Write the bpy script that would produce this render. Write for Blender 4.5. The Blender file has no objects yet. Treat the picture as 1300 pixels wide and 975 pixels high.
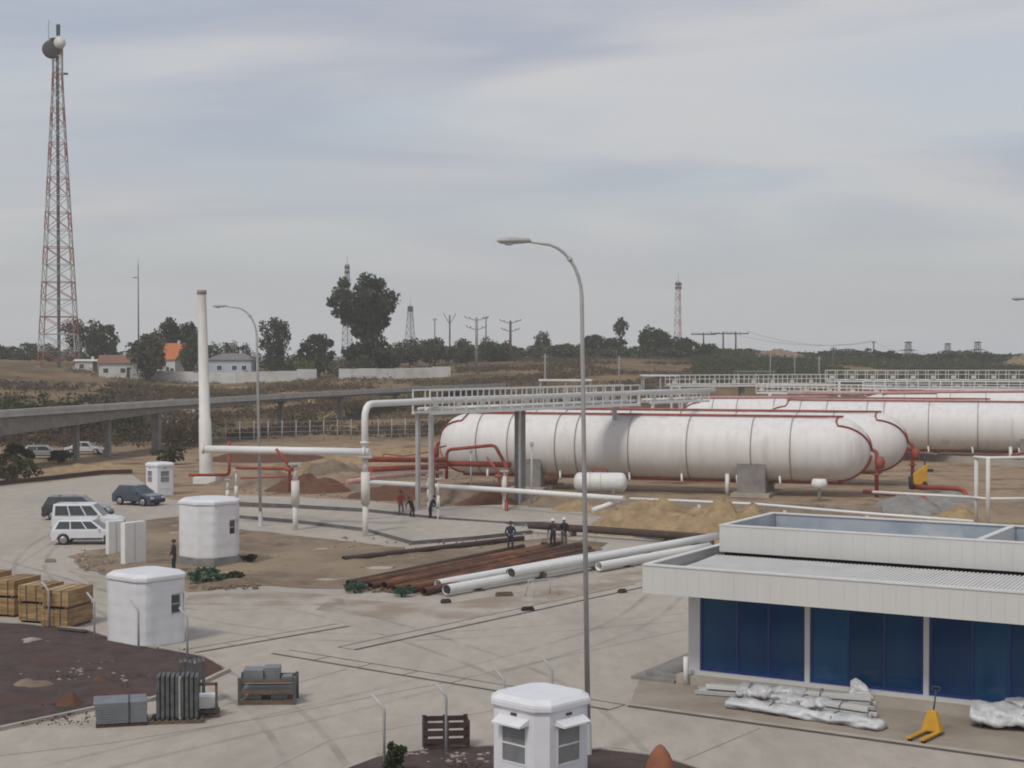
import bpy, bmesh, math, random
from mathutils import Vector, Matrix, noise

random.seed(7)
SC = bpy.context.scene
COL = SC.collection
R = math.radians

# ------------------------------------------------------------------ camera, sky, sun, exposure
CAM_H, FPX, PCX, PCY, HZ = 11.0, 2000.0, 650.0, 487.5, 450.0
PITCH = math.atan((PCY - HZ) / FPX)
cam = bpy.data.objects.new('camera', bpy.data.cameras.new('camera'))
COL.objects.link(cam)
cam.location = (0, 0, CAM_H)
cam.rotation_euler = (math.pi / 2 - PITCH, 0, 0)
cam.data.sensor_width = 36.0
cam.data.lens = 36.0 * FPX / 1300.0
cam.data.clip_start = 0.5
cam.data.clip_end = 20000
SC.camera = cam

SUN_EL, SUN_AZ = R(52), R(215)          # azimuth clockwise from +Y
w = bpy.data.worlds.new('World'); SC.world = w; w.use_nodes = True
nt = w.node_tree; nt.nodes.clear()
N, LK = nt.nodes.new, nt.links.new
out = N('ShaderNodeOutputWorld'); bg = N('ShaderNodeBackground')
sky = N('ShaderNodeTexSky'); sky.sky_type = 'NISHITA'; sky.sun_disc = False
sky.sun_elevation = SUN_EL; sky.sun_rotation = SUN_AZ
sky.air_density = 1.0; sky.dust_density = 1.5
bg.inputs['Strength'].default_value = 0.1
tc = N('ShaderNodeTexCoord'); sp = N('ShaderNodeSeparateXYZ')
LK(tc.outputs['Generated'], sp.inputs[0])
zz = N('ShaderNodeMath'); zz.operation = 'MAXIMUM'; zz.inputs[1].default_value = 0.0
LK(sp.outputs['Z'], zz.inputs[0])
za = N('ShaderNodeMath'); za.operation = 'ADD'; za.inputs[1].default_value = 0.10
LK(zz.outputs[0], za.inputs[0])
dx = N('ShaderNodeMath'); dx.operation = 'DIVIDE'; LK(sp.outputs['X'], dx.inputs[0]); LK(za.outputs[0], dx.inputs[1])
dy = N('ShaderNodeMath'); dy.operation = 'DIVIDE'; LK(sp.outputs['Y'], dy.inputs[0]); LK(za.outputs[0], dy.inputs[1])
cb = N('ShaderNodeCombineXYZ'); LK(dx.outputs[0], cb.inputs[0]); LK(dy.outputs[0], cb.inputs[1])
mp = N('ShaderNodeMapping'); mp.inputs['Scale'].default_value = (0.75, 1.0, 1.0)
mp.inputs['Location'].default_value = (2.3, 0.4, 0.0); mp.inputs['Rotation'].default_value = (0, 0, R(14))
LK(cb.outputs[0], mp.inputs[0])
nz = N('ShaderNodeTexNoise'); nz.inputs['Scale'].default_value = 0.9; nz.inputs['Detail'].default_value = 5.0
nz.inputs['Roughness'].default_value = 0.5; nz.inputs['Distortion'].default_value = 0.5
LK(mp.outputs[0], nz.inputs['Vector'])
cr = N('ShaderNodeValToRGB')
cr.color_ramp.elements[0].position = 0.36; cr.color_ramp.elements[0].color = (0.68, 0.68, 0.68, 1)
cr.color_ramp.elements[1].position = 0.60; cr.color_ramp.elements[1].color = (1, 1, 1, 1)
LK(nz.outputs['Fac'], cr.inputs[0])
hz = N('ShaderNodeMapRange'); hz.inputs['From Min'].default_value = 0.02; hz.inputs['From Max'].default_value = 0.14
hz.inputs['To Min'].default_value = 1.0; hz.inputs['To Max'].default_value = 0.0
LK(zz.outputs[0], hz.inputs['Value'])
mxh = N('ShaderNodeMath'); mxh.operation = 'MAXIMUM'
LK(cr.outputs['Color'], mxh.inputs[0]); LK(hz.outputs[0], mxh.inputs[1])
cov = N('ShaderNodeMath'); cov.operation = 'MULTIPLY'; cov.inputs[1].default_value = 0.95
LK(mxh.outputs[0], cov.inputs[0])
nz2 = N('ShaderNodeTexNoise'); nz2.inputs['Scale'].default_value = 0.75; nz2.inputs['Detail'].default_value = 6.0; nz2.inputs['Distortion'].default_value = 0.8
LK(mp.outputs[0], nz2.inputs['Vector'])
cc = N('ShaderNodeValToRGB')
cc.color_ramp.elements[0].position = 0.40; cc.color_ramp.elements[0].color = (0.70, 0.755, 0.90, 1)
cc.color_ramp.elements[1].position = 0.57; cc.color_ramp.elements[1].color = (1.04, 1.035, 1.05, 1)
LK(nz2.outputs['Fac'], cc.inputs[0])
sc_ = N('ShaderNodeVectorMath'); sc_.operation = 'SCALE'; sc_.inputs['Scale'].default_value = 5.05
hz2 = N('ShaderNodeMapRange'); hz2.inputs['From Min'].default_value = 0.03; hz2.inputs['From Max'].default_value = 0.17
hz2.inputs['To Min'].default_value = 0.85; hz2.inputs['To Max'].default_value = 0.0; LK(zz.outputs[0], hz2.inputs['Value'])
mh = N('ShaderNodeMix'); mh.data_type = 'RGBA'; mh.inputs['B'].default_value = (0.95, 0.955, 0.975, 1)
LK(hz2.outputs[0], mh.inputs['Factor']); LK(cc.outputs['Color'], mh.inputs['A']); LK(mh.outputs['Result'], sc_.inputs[0])
mx = N('ShaderNodeMix'); mx.data_type = 'RGBA'
LK(cov.outputs[0], mx.inputs['Factor']); LK(sky.outputs['Color'], mx.inputs['A']); LK(sc_.outputs[0], mx.inputs['B'])
LK(mx.outputs['Result'], bg.inputs['Color']); LK(bg.outputs[0], out.inputs[0])

sun = bpy.data.objects.new('sun', bpy.data.lights.new('sun', 'SUN')); COL.objects.link(sun)
sun.data.energy = 1.4; sun.data.angle = R(12); sun.data.color = (1.0, 0.95, 0.88)
sd = Vector((math.sin(SUN_AZ) * math.cos(SUN_EL), math.cos(SUN_AZ) * math.cos(SUN_EL), math.sin(SUN_EL)))
sun.rotation_euler = sd.to_track_quat('Z', 'Y').to_euler(); sun.location = (0, 0, 60)
SC.view_settings.view_transform = 'Standard'; SC.view_settings.look = 'None'
SC.view_settings.exposure = 0.25
SC.cycles.filter_width = 1.9; SC.cycles.volume_bounces = 2; SC.view_settings.gamma = 1.0

# ------------------------------------------------------------------ placing helpers
CP, SP = math.cos(PITCH), math.sin(PITCH)
def ray(px, py):
    a, b = (px - PCX) / FPX, -(py - PCY) / FPX
    return Vector((a, CP + b * SP, -SP + b * CP))
def G(px, py, z=0.0):                      # the point at height z seen at a photo position
    d = ray(px, py); t = (z - CAM_H) / d.z
    return Vector((d.x * t, d.y * t, z))
def P(px, py, y):                          # the point at distance y seen at a photo position
    d = ray(px, py); t = y / d.y
    return Vector((d.x * t, y, CAM_H + d.z * t))

T_D = [-500, 170, 200, 230, 260, 300, 330, 380, 450, 520, 700, 1100, 1800]
T_U = [-0.45, -0.32, -0.2, -0.05, 0.05, 0.13, 0.2, 0.3]
T_Z = [[0, 0, 0, 2.0, 4.5, 6.5, 8, 9.5, 10.3, 10.3, 9, 5, 9.0],
       [0, 0, 0, 1.8, 4.2, 6.3, 7.8, 9.3, 10.0, 10, 9, 5, 9.0],
       [0, 0, .3, 1.2, 2.5, 4.3, 5.3, 6.5, 7.5, 8, 7, 4, 9.0],
       [0, 0, .3, 1.5, 3, 5, 6.3, 8.3, 9.6, 9.8, 7, 4, 9.0],
       [0, 0, .2, 1.2, 2.8, 5.5, 7.5, 9.8, 10.8, 10.8, 8, 4, 9.0],
       [0, 0, 0, 1, 2.5, 5, 7, 9.3, 10.6, 10.6, 8, 4, 9.0],
       [0, 0, 0, 0, 1, 3, 4.8, 7.5, 9.3, 9.6, 7, 4, 9.0],
       [0, 0, 0, 0, .5, 2, 3.5, 5.5, 8, 8.8, 6, 3, 9.0]]
def _ip(xs, v):
    if v <= xs[0]: return 0, 0.0
    for i in range(len(xs) - 1):
        if v < xs[i + 1]: return i, (v - xs[i]) / (xs[i + 1] - xs[i])
    return len(xs) - 2, 1.0
def terr(x, y):
    i, a = _ip(T_D, y); j, b = _ip(T_U, x / max(y, 60.0))
    a2 = a
    z0 = T_Z[j][i] * (1 - a2) + T_Z[j][i + 1] * a2
    z1 = T_Z[j + 1][i] * (1 - a2) + T_Z[j + 1][i + 1] * a2
    z = z0 * (1 - b) + z1 * b
    if y > 185:
        k = min(1, (y - 185) / 50)
        z += k * 0.5 * noise.noise(Vector((x * .045, y * .045, 3.1))) + k * .18 * noise.noise(Vector((x * .2, y * .2, 9.1)))
    return z
def TP(px, y, dz=0.0):                     # a point standing on the terrain at distance y
    x = (px - PCX) / FPX * y
    return Vector((x, y, terr(x, y) + dz))

# ------------------------------------------------------------------ materials
MT = {}
def mat(name, c1, c2=None, rough=0.7, metal=0.0, scale=1.5, detail=6, bump=0.0, bscale=None, lo=.35, hi=.65, spec=0.4, coat=0.0,
        stretch=(1, 1, 1), objspace=False, c3=None, scale3=.25, lo3=.5, hi3=.7):
    m = bpy.data.materials.new(name); m.use_nodes = True; n = m.node_tree; p = n.nodes['Principled BSDF']
    p.inputs['Roughness'].default_value = rough; p.inputs['Metallic'].default_value = metal
    p.inputs['Specular IOR Level'].default_value = spec
    if coat: p.inputs['Coat Weight'].default_value = coat
    if c2 is None: c2 = tuple(c * 0.82 for c in c1)
    if objspace: src = n.nodes.new('ShaderNodeTexCoord').outputs['Object']
    else: src = n.nodes.new('ShaderNodeNewGeometry').outputs['Position']
    mpn = n.nodes.new('ShaderNodeMapping'); mpn.inputs['Scale'].default_value = stretch; n.links.new(src, mpn.inputs[0])
    t = n.nodes.new('ShaderNodeTexNoise'); t.inputs['Scale'].default_value = scale; t.inputs['Detail'].default_value = detail
    t.inputs['Roughness'].default_value = 0.62
    n.links.new(mpn.outputs[0], t.inputs['Vector'])
    r = n.nodes.new('ShaderNodeValToRGB'); r.color_ramp.elements[0].position = lo; r.color_ramp.elements[1].position = hi
    r.color_ramp.elements[0].color = (*c1, 1); r.color_ramp.elements[1].color = (*c2, 1)
    n.links.new(t.outputs['Fac'], r.inputs[0])
    col = r.outputs[0]
    if c3 is not None:
        t3 = n.nodes.new('ShaderNodeTexNoise'); t3.inputs['Scale'].default_value = scale3; t3.inputs['Detail'].default_value = 7
        n.links.new(mpn.outputs[0], t3.inputs['Vector'])
        m3 = n.nodes.new('ShaderNodeMapRange'); m3.inputs['From Min'].default_value = lo3; m3.inputs['From Max'].default_value = hi3
        n.links.new(t3.outputs['Fac'], m3.inputs['Value'])
        mi = n.nodes.new('ShaderNodeMix'); mi.data_type = 'RGBA'
        n.links.new(m3.outputs[0], mi.inputs['Factor']); n.links.new(col, mi.inputs['A']); mi.inputs['B'].default_value = (*c3, 1)
        col = mi.outputs['Result']
    n.links.new(col, p.inputs['Base Color'])
    if bump:
        t2 = n.nodes.new('ShaderNodeTexNoise'); t2.inputs['Scale'].default_value = bscale or scale * 4; t2.inputs['Detail'].default_value = 8
        n.links.new(mpn.outputs[0], t2.inputs['Vector'])
        b = n.nodes.new('ShaderNodeBump'); b.inputs['Strength'].default_value = bump; b.inputs['Distance'].default_value = 0.05
        n.links.new(t2.outputs['Fac'], b.inputs['Height']); n.links.new(b.outputs[0], p.inputs['Normal'])
    MT[name] = m
    return m

mat('concrete', (.445, .40, .345), (.36, .323, .28), .9, scale=1.6, detail=12, bump=.35, bscale=6, c3=(.265, .24, .21), scale3=.22, lo3=.48, hi3=.95, spec=.2, stretch=(1, .4, 1), lo=.3, hi=.7)
mat('concrete_tan', (.36, .315, .26), (.29, .25, .21), .9, scale=.6, bump=.25, bscale=7, spec=.2, c3=(.25, .21, .17), scale3=.4)
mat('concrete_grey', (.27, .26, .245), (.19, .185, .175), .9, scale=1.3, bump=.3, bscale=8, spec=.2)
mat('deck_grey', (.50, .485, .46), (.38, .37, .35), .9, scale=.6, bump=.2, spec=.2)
mat('edge_dark', (.10, .098, .095), (.16, .155, .15), .85, scale=1.0)  # upright sides of the raised paths, coloured darker than their concrete tops
mat('joint_dark', (.07, .062, .055), (.11, .098, .085), .9, scale=1.5)
mat('dirt', (.245, .19, .14), (.15, .11, .08), .95, scale=.7, bump=.9, bscale=2.5, c3=(.29, .225, .155), scale3=.12, lo3=.45, hi3=.62, spec=.1)
mat('sand', (.38, .28, .165), (.25, .175, .10), .95, scale=1.2, bump=1.0, bscale=4, spec=.1)
mat('red_gravel', (.105, .075, .069), (.066, .052, .050), .95, scale=1.4, bump=.7, bscale=14, c3=(.12, .055, .04), scale3=.35, lo3=.58, hi3=.72, spec=.1)
mat('red_soil', (.155, .078, .05), (.10, .055, .038), .95, scale=2, bump=.6, bscale=9, spec=.1)
mat('white_paint', (.72, .72, .70), (.62, .62, .60), .5, scale=2.5, lo=.5, hi=.8)
mat('tank_white', (.72, .705, .695), (.60, .575, .55), .55, scale=1.4, stretch=(1.2, 1.2, .12), lo=.42, hi=.85, c3=(.47, .40, .35), scale3=.7, lo3=.60, hi3=.98, spec=.3)
mat('cream_paint', (.68, .665, .62), (.58, .565, .52), .6, scale=1.5, stretch=(1, 1, .3))
mat('red_paint', (.36, .058, .040), (.25, .048, .036), .6, scale=2, c3=(.30, .11, .085), scale3=1.1, lo3=.5, hi3=.75)
mat('pink_primer', (.52, .30, .28), (.42, .22, .20), .6, scale=2)
mat('rust', (.135, .058, .034), (.072, .040, .029), .9, scale=1.6, bump=.4, bscale=12, c3=(.27, .11, .05), scale3=.5)
mat('dark_rust', (.085, .052, .04), (.05, .036, .03), .85, scale=1.5, bump=.3, bscale=10)
mat('galv', (.46, .465, .46), (.37, .375, .37), .55, metal=.1, scale=1.5)
mat('galv_dark', (.125, .13, .13), (.08, .083, .087), .55, metal=.3, scale=4, lo=.4, hi=.6)
mat('sheet_grey', (.22, .235, .25), (.16, .17, .185), .45, metal=.25, scale=1.5)
mat('dark_metal', (.035, .035, .037), (.06, .056, .053), .6, scale=3)
mat('band_dark', (.28, .24, .225), (.36, .31, .29), .6, scale=2)
mat('mast_red', (.36, .15, .12), (.28, .12, .10), .7, scale=1)
mat('mast_white', (.48, .48, .47), (.38, .38, .37), .7, scale=1)
mat('wrap', (.74, .745, .76), (.66, .665, .685), .35, scale=1.2, bump=.22, bscale=3, stretch=(1, 1, 1), spec=.5, objspace=True)
mat('fibreglass', (.74, .745, .77), (.67, .675, .705), .38, scale=1.5, objspace=True)
mat('crumpled_film', (.62, .63, .645), (.47, .48, .495), .35, scale=2.2, bump=1.0, bscale=5, spec=.5, c3=(.36, .36, .37), scale3=1.6, lo3=.55, hi3=.75)
mat('clad_white', (.60, .595, .575), (.545, .54, .525), .5, scale=.8, stretch=(1, 1, .2), lo=.3, hi=.75)
mat('roof_white', (.66, .655, .64), (.58, .575, .56), .5, scale=1.0)
mat('roof_blue', (.27, .31, .36), (.36, .39, .42), .45, scale=.7, stretch=(1, 1, 1), lo=.4, hi=.62, c3=(.48, .49, .50), scale3=.5, lo3=.55, hi3=.7)
mat('glass_blue', (.006, .045, .15), (.010, .075, .165), .12, scale=.35, spec=.3)
mat('mullion_blue', (.010, .040, .20), (.010, .032, .15), .45, scale=2)
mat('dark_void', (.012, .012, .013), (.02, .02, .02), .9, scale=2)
mat('glass_dark', (.035, .042, .05), (.06, .068, .075), .08, scale=1.5, spec=.6)
mat('glass_grey', (.17, .18, .19), (.24, .25, .255), .12, scale=1.5, spec=.6)
mat('crate_wood', (.34, .215, .10), (.22, .135, .065), .85, scale=2, stretch=(1, 1, 6), bump=.2, c3=(.46, .33, .17), scale3=.8)
mat('pallet_wood', (.17, .12, .085), (.10, .075, .06), .9, scale=3, stretch=(1, 1, 5))
mat('dark_wood', (.075, .05, .042), (.045, .033, .03), .9, scale=3)
mat('rubber', (.018, .018, .018), (.028, .027, .026), .85, scale=3)
mat('rim', (.38, .38, .385), (.25, .25, .25), .4, metal=.6, scale=4)
mat('car_white', (.70, .71, .73), (.63, .64, .655), .22, scale=1, coat=.5)
mat('car_blue', (.035, .052, .085), (.05, .07, .105), .22, scale=1, coat=.6)
mat('car_dark', (.028, .032, .034), (.045, .048, .05), .25, scale=1, coat=.6)
mat('car_silver', (.42, .43, .43), (.34, .35, .35), .3, metal=.3, scale=1, coat=.4)
mat('plastic_black', (.022, .022, .023), (.035, .035, .035), .6, scale=3)
mat('lamp_clear', (.62, .64, .66), (.5, .52, .54), .15, scale=3)
mat('lamp_red', (.35, .02, .015), (.25, .015, .01), .25, scale=3)
mat('yellow_paint', (.60, .33, .03), (.50, .26, .03), .5, scale=2)
mat('skin', (.36, .22, .15), (.30, .18, .12), .6, scale=6)
mat('cloth_navy', (.022, .03, .055), (.035, .045, .07), .9, scale=5)
mat('cloth_black', (.02, .02, .022), (.035, .033, .032), .9, scale=5)
mat('cloth_red', (.28, .05, .045), (.20, .04, .035), .9, scale=5)
mat('cloth_grey', (.16, .16, .165), (.11, .11, .115), .9, scale=5)
mat('boot', (.03, .025, .02), (.05, .04, .03), .7, scale=5)
mat('hat_white', (.70, .70, .68), (.62, .62, .60), .4, scale=3)
mat('hair', (.02, .016, .013), (.035, .028, .022), .7, scale=8)
for i_, (a_, b_) in enumerate((((.005, .038, .125), (.009, .062, .14)), ((.008, .055, .15), (.012, .085, .17)), ((.006, .030, .09), (.008, .05, .12)))): mat('glass_blue_%d' % i_, tuple(c * 1.05 for c in a_), tuple(c * 1.05 for c in b_), .08, scale=.5, spec=.25, stretch=(1, 1, .4))
for nm, a, b in (('leaf_dark', (.030, .042, .020), (.050, .064, .030)), ('leaf_mid', (.045, .060, .028), (.075, .088, .042)),
                 ('leaf_olive', (.065, .068, .035), (.10, .095, .05)), ('leaf_bright', (.085, .12, .035), (.12, .155, .05)),
                 ('leaf_brown', (.085, .063, .042), (.12, .088, .058)), ('grass_dry', (.135, .105, .066), (.19, .145, .092)),
                 ('leaf_tarp', (.03, .075, .045), (.06, .12, .075))):
    mat(nm, a, b, .8, scale=.45 if 'grass' not in nm else .3, spec=.2, lo=.4, hi=.6)
mat('bark', (.10, .08, .065), (.06, .05, .042), .9, scale=2)
mat('wall_white', (.62, .62, .60), (.52, .52, .50), .8, scale=.4, c3=(.40, .39, .36), scale3=.3)
mat('wall_blue', (.40, .46, .55), (.50, .54, .60), .8, scale=.4)
mat('tile_orange', (.50, .165, .06), (.38, .12, .05), .8, scale=2)
mat('tile_brown', (.24, .12, .085), (.18, .09, .07), .8, scale=2)
mat('roof_dull', (.20, .19, .19), (.15, .145, .145), .8, scale=1)
mat('terracotta', (.30, .11, .06), (.22, .085, .05), .8, scale=3, bump=.3)
mat('wood_pole', (.12, .10, .085), (.08, .07, .06), .9, scale=2)
mat('concrete_pole', (.30, .295, .28), (.22, .215, .205), .9, scale=1)
mat('wire', (.05, .05, .05), (.07, .07, .07), .7)
mat('stone', (.33, .28, .24), (.24, .20, .17), .9, scale=3, bump=.3)

def terrain_material():
    m = bpy.data.materials.new('terrain'); m.use_nodes = True; n = m.node_tree; p = n.nodes['Principled BSDF']
    p.inputs['Roughness'].default_value = .95; p.inputs['Specular IOR Level'].default_value = .1
    g = n.nodes.new('ShaderNodeNewGeometry')
    def noi(s, d=6):
        t = n.nodes.new('ShaderNodeTexNoise'); t.inputs['Scale'].default_value = s; t.inputs['Detail'].default_value = d
        t.inputs['Roughness'].default_value = .65; n.links.new(g.outputs['Position'], t.inputs['Vector']); return t.outputs['Fac']
    def ramp(f, cols):
        r = n.nodes.new('ShaderNodeValToRGB')
        while len(r.color_ramp.elements) < len(cols): r.color_ramp.elements.new(.5)
        for e, (q, c) in zip(r.color_ramp.elements, cols): e.position = q; e.color = (*c, 1)
        n.links.new(f, r.inputs[0]); return r.outputs[0]
    def mix(f, a, b):
        x = n.nodes.new('ShaderNodeMix'); x.data_type = 'RGBA'
        n.links.new(f, x.inputs['Factor']); n.links.new(a, x.inputs['A']); n.links.new(b, x.inputs['B']); return x.outputs['Result']
    site = ramp(noi(.30, 8), [(.32, (.13, .09, .065)), (.42, (.22, .155, .105)), (.54, (.33, .25, .17)), (.70, (.25, .155, .095))])
    grass = ramp(noi(.06, 9), [(.34, (.070, .058, .036)), (.46, (.14, .10, .058)), (.56, (.205, .145, .084)), (.70, (.26, .17, .098))])
    far = ramp(noi(.012, 6), [(.40, (.05, .058, .032)), (.60, (.10, .095, .055))])
    s = n.nodes.new('ShaderNodeSeparateXYZ'); n.links.new(g.outputs['Position'], s.inputs[0])
    def band(a, b, amp, sc):
        ad = n.nodes.new('ShaderNodeMath'); ad.operation = 'MULTIPLY_ADD'; ad.inputs[1].default_value = amp
        n.links.new(noi(sc, 4), ad.inputs[0]); n.links.new(s.outputs['Y'], ad.inputs[2])
        q = n.nodes.new('ShaderNodeMapRange'); q.inputs['From Min'].default_value = a + amp * .5; q.inputs['From Max'].default_value = b + amp * .5
        n.links.new(ad.outputs[0], q.inputs['Value']); return q.outputs[0]
    c = mix(band(186, 204, 30, .06), site, grass)
    c = mix(band(480, 620, 120, .02), c, far)
    n.links.new(c, p.inputs['Base Color'])
    b = n.nodes.new('ShaderNodeBump'); b.inputs['Strength'].default_value = .5; b.inputs['Distance'].default_value = .25
    n.links.new(noi(1.2, 8), b.inputs['Height']); n.links.new(b.outputs[0], p.inputs['Normal'])
    MT['terrain'] = m
terrain_material()

# ------------------------------------------------------------------ mesh builder
class MB:
    def __init__(s): s.v, s.f, s.sm = [], [], []
    def add(s, vs, fs, smooth=False):
        o = len(s.v); s.v += [tuple(v) for v in vs]
        for f in fs: s.f.append(tuple(i + o for i in f)); s.sm.append(smooth)
        return s
    def box(s, c, d, rz=0.0, m=None):
        x, y, z = d[0] / 2, d[1] / 2, d[2] / 2
        vs = [Vector((i * x, j * y, k * z)) for i in (-1, 1) for j in (-1, 1) for k in (-1, 1)]
        M = m if m is not None else Matrix.Rotation(rz, 3, 'Z')
        vs = [M @ v + Vector(c) for v in vs]
        return s.add(vs, [(0, 1, 3, 2), (4, 6, 7, 5), (0, 4, 5, 1), (2, 3, 7, 6), (0, 2, 6, 4), (1, 5, 7, 3)])
    def bb(s, x0, x1, y0, y1, z0, z1):
        return s.box(((x0 + x1) / 2, (y0 + y1) / 2, (z0 + z1) / 2), (abs(x1 - x0), abs(y1 - y0), abs(z1 - z0)))
    def tube(s, p0, p1, r0, r1=None, n=10, caps=True, smooth=True):
        return s.path([p0, p1], [r0, r0 if r1 is None else r1], n, caps, smooth)
    def path(s, pts, r, n=10, caps=True, smooth=True, closed=False):
        pts = [Vector(p) for p in pts]; k = len(pts)
        rs = r if isinstance(r, (list, tuple)) else [r] * k
        vs, fs = [], []; prev = None
        for i in range(k):
            if closed: t = pts[(i + 1) % k] - pts[i - 1]
            else: t = pts[min(i + 1, k - 1)] - pts[max(i - 1, 0)]
            t.normalize()
            if prev is None:
                a = Vector((0, 0, 1)) if abs(t.z) < .9 else Vector((1, 0, 0))
                u = t.cross(a).normalized()
            else:
                u = prev - t * prev.dot(t)
                if u.length < 1e-6: u = t.orthogonal()
                u.normalize()
            prev = u; v = t.cross(u)
            for j in range(n):
                a = 2 * math.pi * j / n
                vs.append(pts[i] + (u * math.cos(a) + v * math.sin(a)) * rs[i])
        m = k if closed else k - 1
        for i in range(m):
            for j in range(n):
                a, b = i * n + j, i * n + (j + 1) % n
                c, d = ((i + 1) % k) * n + j, ((i + 1) % k) * n + (j + 1) % n
                fs.append((a, b, d, c))
        s.add(vs, fs, smooth)
        if caps and not closed:
            o = len(s.v) - k * n
            s.f.append(tuple(o + j for j in reversed(range(n)))); s.sm.append(False)
            s.f.append(tuple(o + (k - 1) * n + j for j in range(n))); s.sm.append(False)
        return s
    def pipe(s, pts, r, n=10, fil=None):               # polyline with rounded elbows
        pts = [Vector(p) for p in pts]; o = [pts[0]]; fil = fil or r * 3
        for i in range(1, len(pts) - 1):
            a, b, c = pts[i - 1], pts[i], pts[i + 1]
            q = min(fil, (a - b).length * .45, (c - b).length * .45)
            s0, s1 = b + (a - b).normalized() * q, b + (c - b).normalized() * q
            for t in (0, .25, .5, .75, 1): o.append(s0 * (1 - t) ** 2 + b * 2 * t * (1 - t) + s1 * t * t)
        o.append(pts[-1])
        return s.path(o, r, n)
    def lathe(s, prof, n=24, axis='Z', o=(0, 0, 0), smooth=True):
        vs, fs = [], []; O = Vector(o)
        for (r, h) in prof:
            for j in range(n):
                a = 2 * math.pi * j / n; p, q = r * math.cos(a), r * math.sin(a)
                vs.append(O + (Vector((p, q, h)) if axis == 'Z' else Vector((h, p, q)) if axis == 'X' else Vector((q, h, p))))
        for i in range(len(prof) - 1):
            for j in range(n):
                fs.append((i * n + j, i * n + (j + 1) % n, (i + 1) * n + (j + 1) % n, (i + 1) * n + j))
        s.add(vs, fs, smooth)
        return s
    def prism(s, poly, z0, z1, scale=1.0, c=(0, 0)):     # polygon (counter-clockwise) between two heights
        n = len(poly)
        vs = [(x, y, z0) for x, y in poly] + [(c[0] + (x - c[0]) * scale, c[1] + (y - c[1]) * scale, z1) for x, y in poly]
        fs = [tuple(reversed(range(n))), tuple(range(n, 2 * n))] + [(i, (i + 1) % n, n + (i + 1) % n, n + i) for i in range(n)]
        return s.add(vs, fs)
    def mesh(s, name, m, fix=True):
        me = bpy.data.meshes.new(name); me.from_pydata(s.v, [], s.f)
        me.polygons.foreach_set('use_smooth', s.sm)
        if fix and len(s.f) < 60000:
            b = bmesh.new(); b.from_mesh(me); bmesh.ops.recalc_face_normals(b, faces=b.faces); b.to_mesh(me); b.free()
        me.materials.append(MT[m]); me.update()
        return me
    def build(s, name, m, parent=None, loc=None, rz=0.0, bevel=0.0, fix=True):
        o = bpy.data.objects.new(name, s.mesh(name, m, fix)); COL.objects.link(o)
        if parent is not None: o.parent = parent
        if loc is not None: o.location = loc
        if rz: o.rotation_euler = (0, 0, rz)
        if bevel:
            b = o.modifiers.new('bevel', 'BEVEL'); b.width = bevel; b.segments = 2; b.limit_method = 'ANGLE'; b.angle_limit = R(35)
        return o
def tag(o, label, cat, group=None):
    o['label'] = label; o['category'] = cat
    if group: o['group'] = group
    return o
def thing(name, label, cat, loc=(0, 0, 0), rz=0.0, group=None):
    o = bpy.data.objects.new(name, None); COL.objects.link(o); o.location = loc; o.rotation_euler = (0, 0, rz)
    return tag(o, label, cat, group)
def part(name, me, parent, loc=(0, 0, 0), rot=None, scale=None):
    o = bpy.data.objects.new(name, me); COL.objects.link(o); o.parent = parent; o.location = loc
    if rot is not None: o.rotation_euler = rot
    if scale is not None: o.scale = scale
    return o
def copy_tree(o, parent=None):
    c = o.copy(); COL.objects.link(c); c.parent = parent
    for ch in o.children: copy_tree(ch, c)
    return c
def structure(o): o['kind'] = 'structure'; return o
def stuff(o): o['kind'] = 'stuff'; return o
def L2(a, b, t): return a + (b - a) * t

# ------------------------------------------------------------------ ground and terrain
def make_ground():
    xs = [-2000, -1200, -700, -450, -320] + [-250 + i * 6 for i in range(85)] + [320, 450, 700, 1200, 2000]
    ys = [-400, -150, 0, 60, 120] + [170 + i * 4 for i in range(100)] + [590, 640, 700, 800, 950, 1100, 1300, 1550, 1800]
    v = [(x, y, terr(x, y)) for y in ys for x in xs]; nx = len(xs)
    f = [(j * nx + i, j * nx + i + 1, (j + 1) * nx + i + 1, (j + 1) * nx + i) for j in range(len(ys) - 1) for i in range(nx - 1)]
    m = MB(); m.add(v, f, True); structure(m.build('ground', 'terrain', fix=False))
make_ground()

def sheet(name, pts, z, m, thick=0.0):
    """flat sheet whose outline is given as photo positions on the ground"""
    b = bmesh.new()
    vs = [b.verts.new((p.x, p.y, z)) for p in (G(*q) for q in pts)]
    f = b.faces.new(vs); bmesh.ops.recalc_face_normals(b, faces=[f])
    if f.normal.z < 0: f.normal_flip()
    if thick:
        r = bmesh.ops.extrude_face_region(b, geom=[f])
        for e in r['geom']:
            if isinstance(e, bmesh.types.BMVert): e.co.z -= 0
        low = [e for e in r['geom'] if isinstance(e, bmesh.types.BMVert)]
        for e in low: e.co.z = z
        for e in vs: e.co.z = z - thick
        bmesh.ops.recalc_face_normals(b, faces=b.faces)
    bmesh.ops.triangulate(b, faces=[x for x in b.faces if len(x.verts) > 4])
    me = bpy.data.meshes.new(name); b.to_mesh(me); b.free(); me.materials.append(MT[m])
    o = bpy.data.objects.new(name, me); COL.objects.link(o); return o

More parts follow.
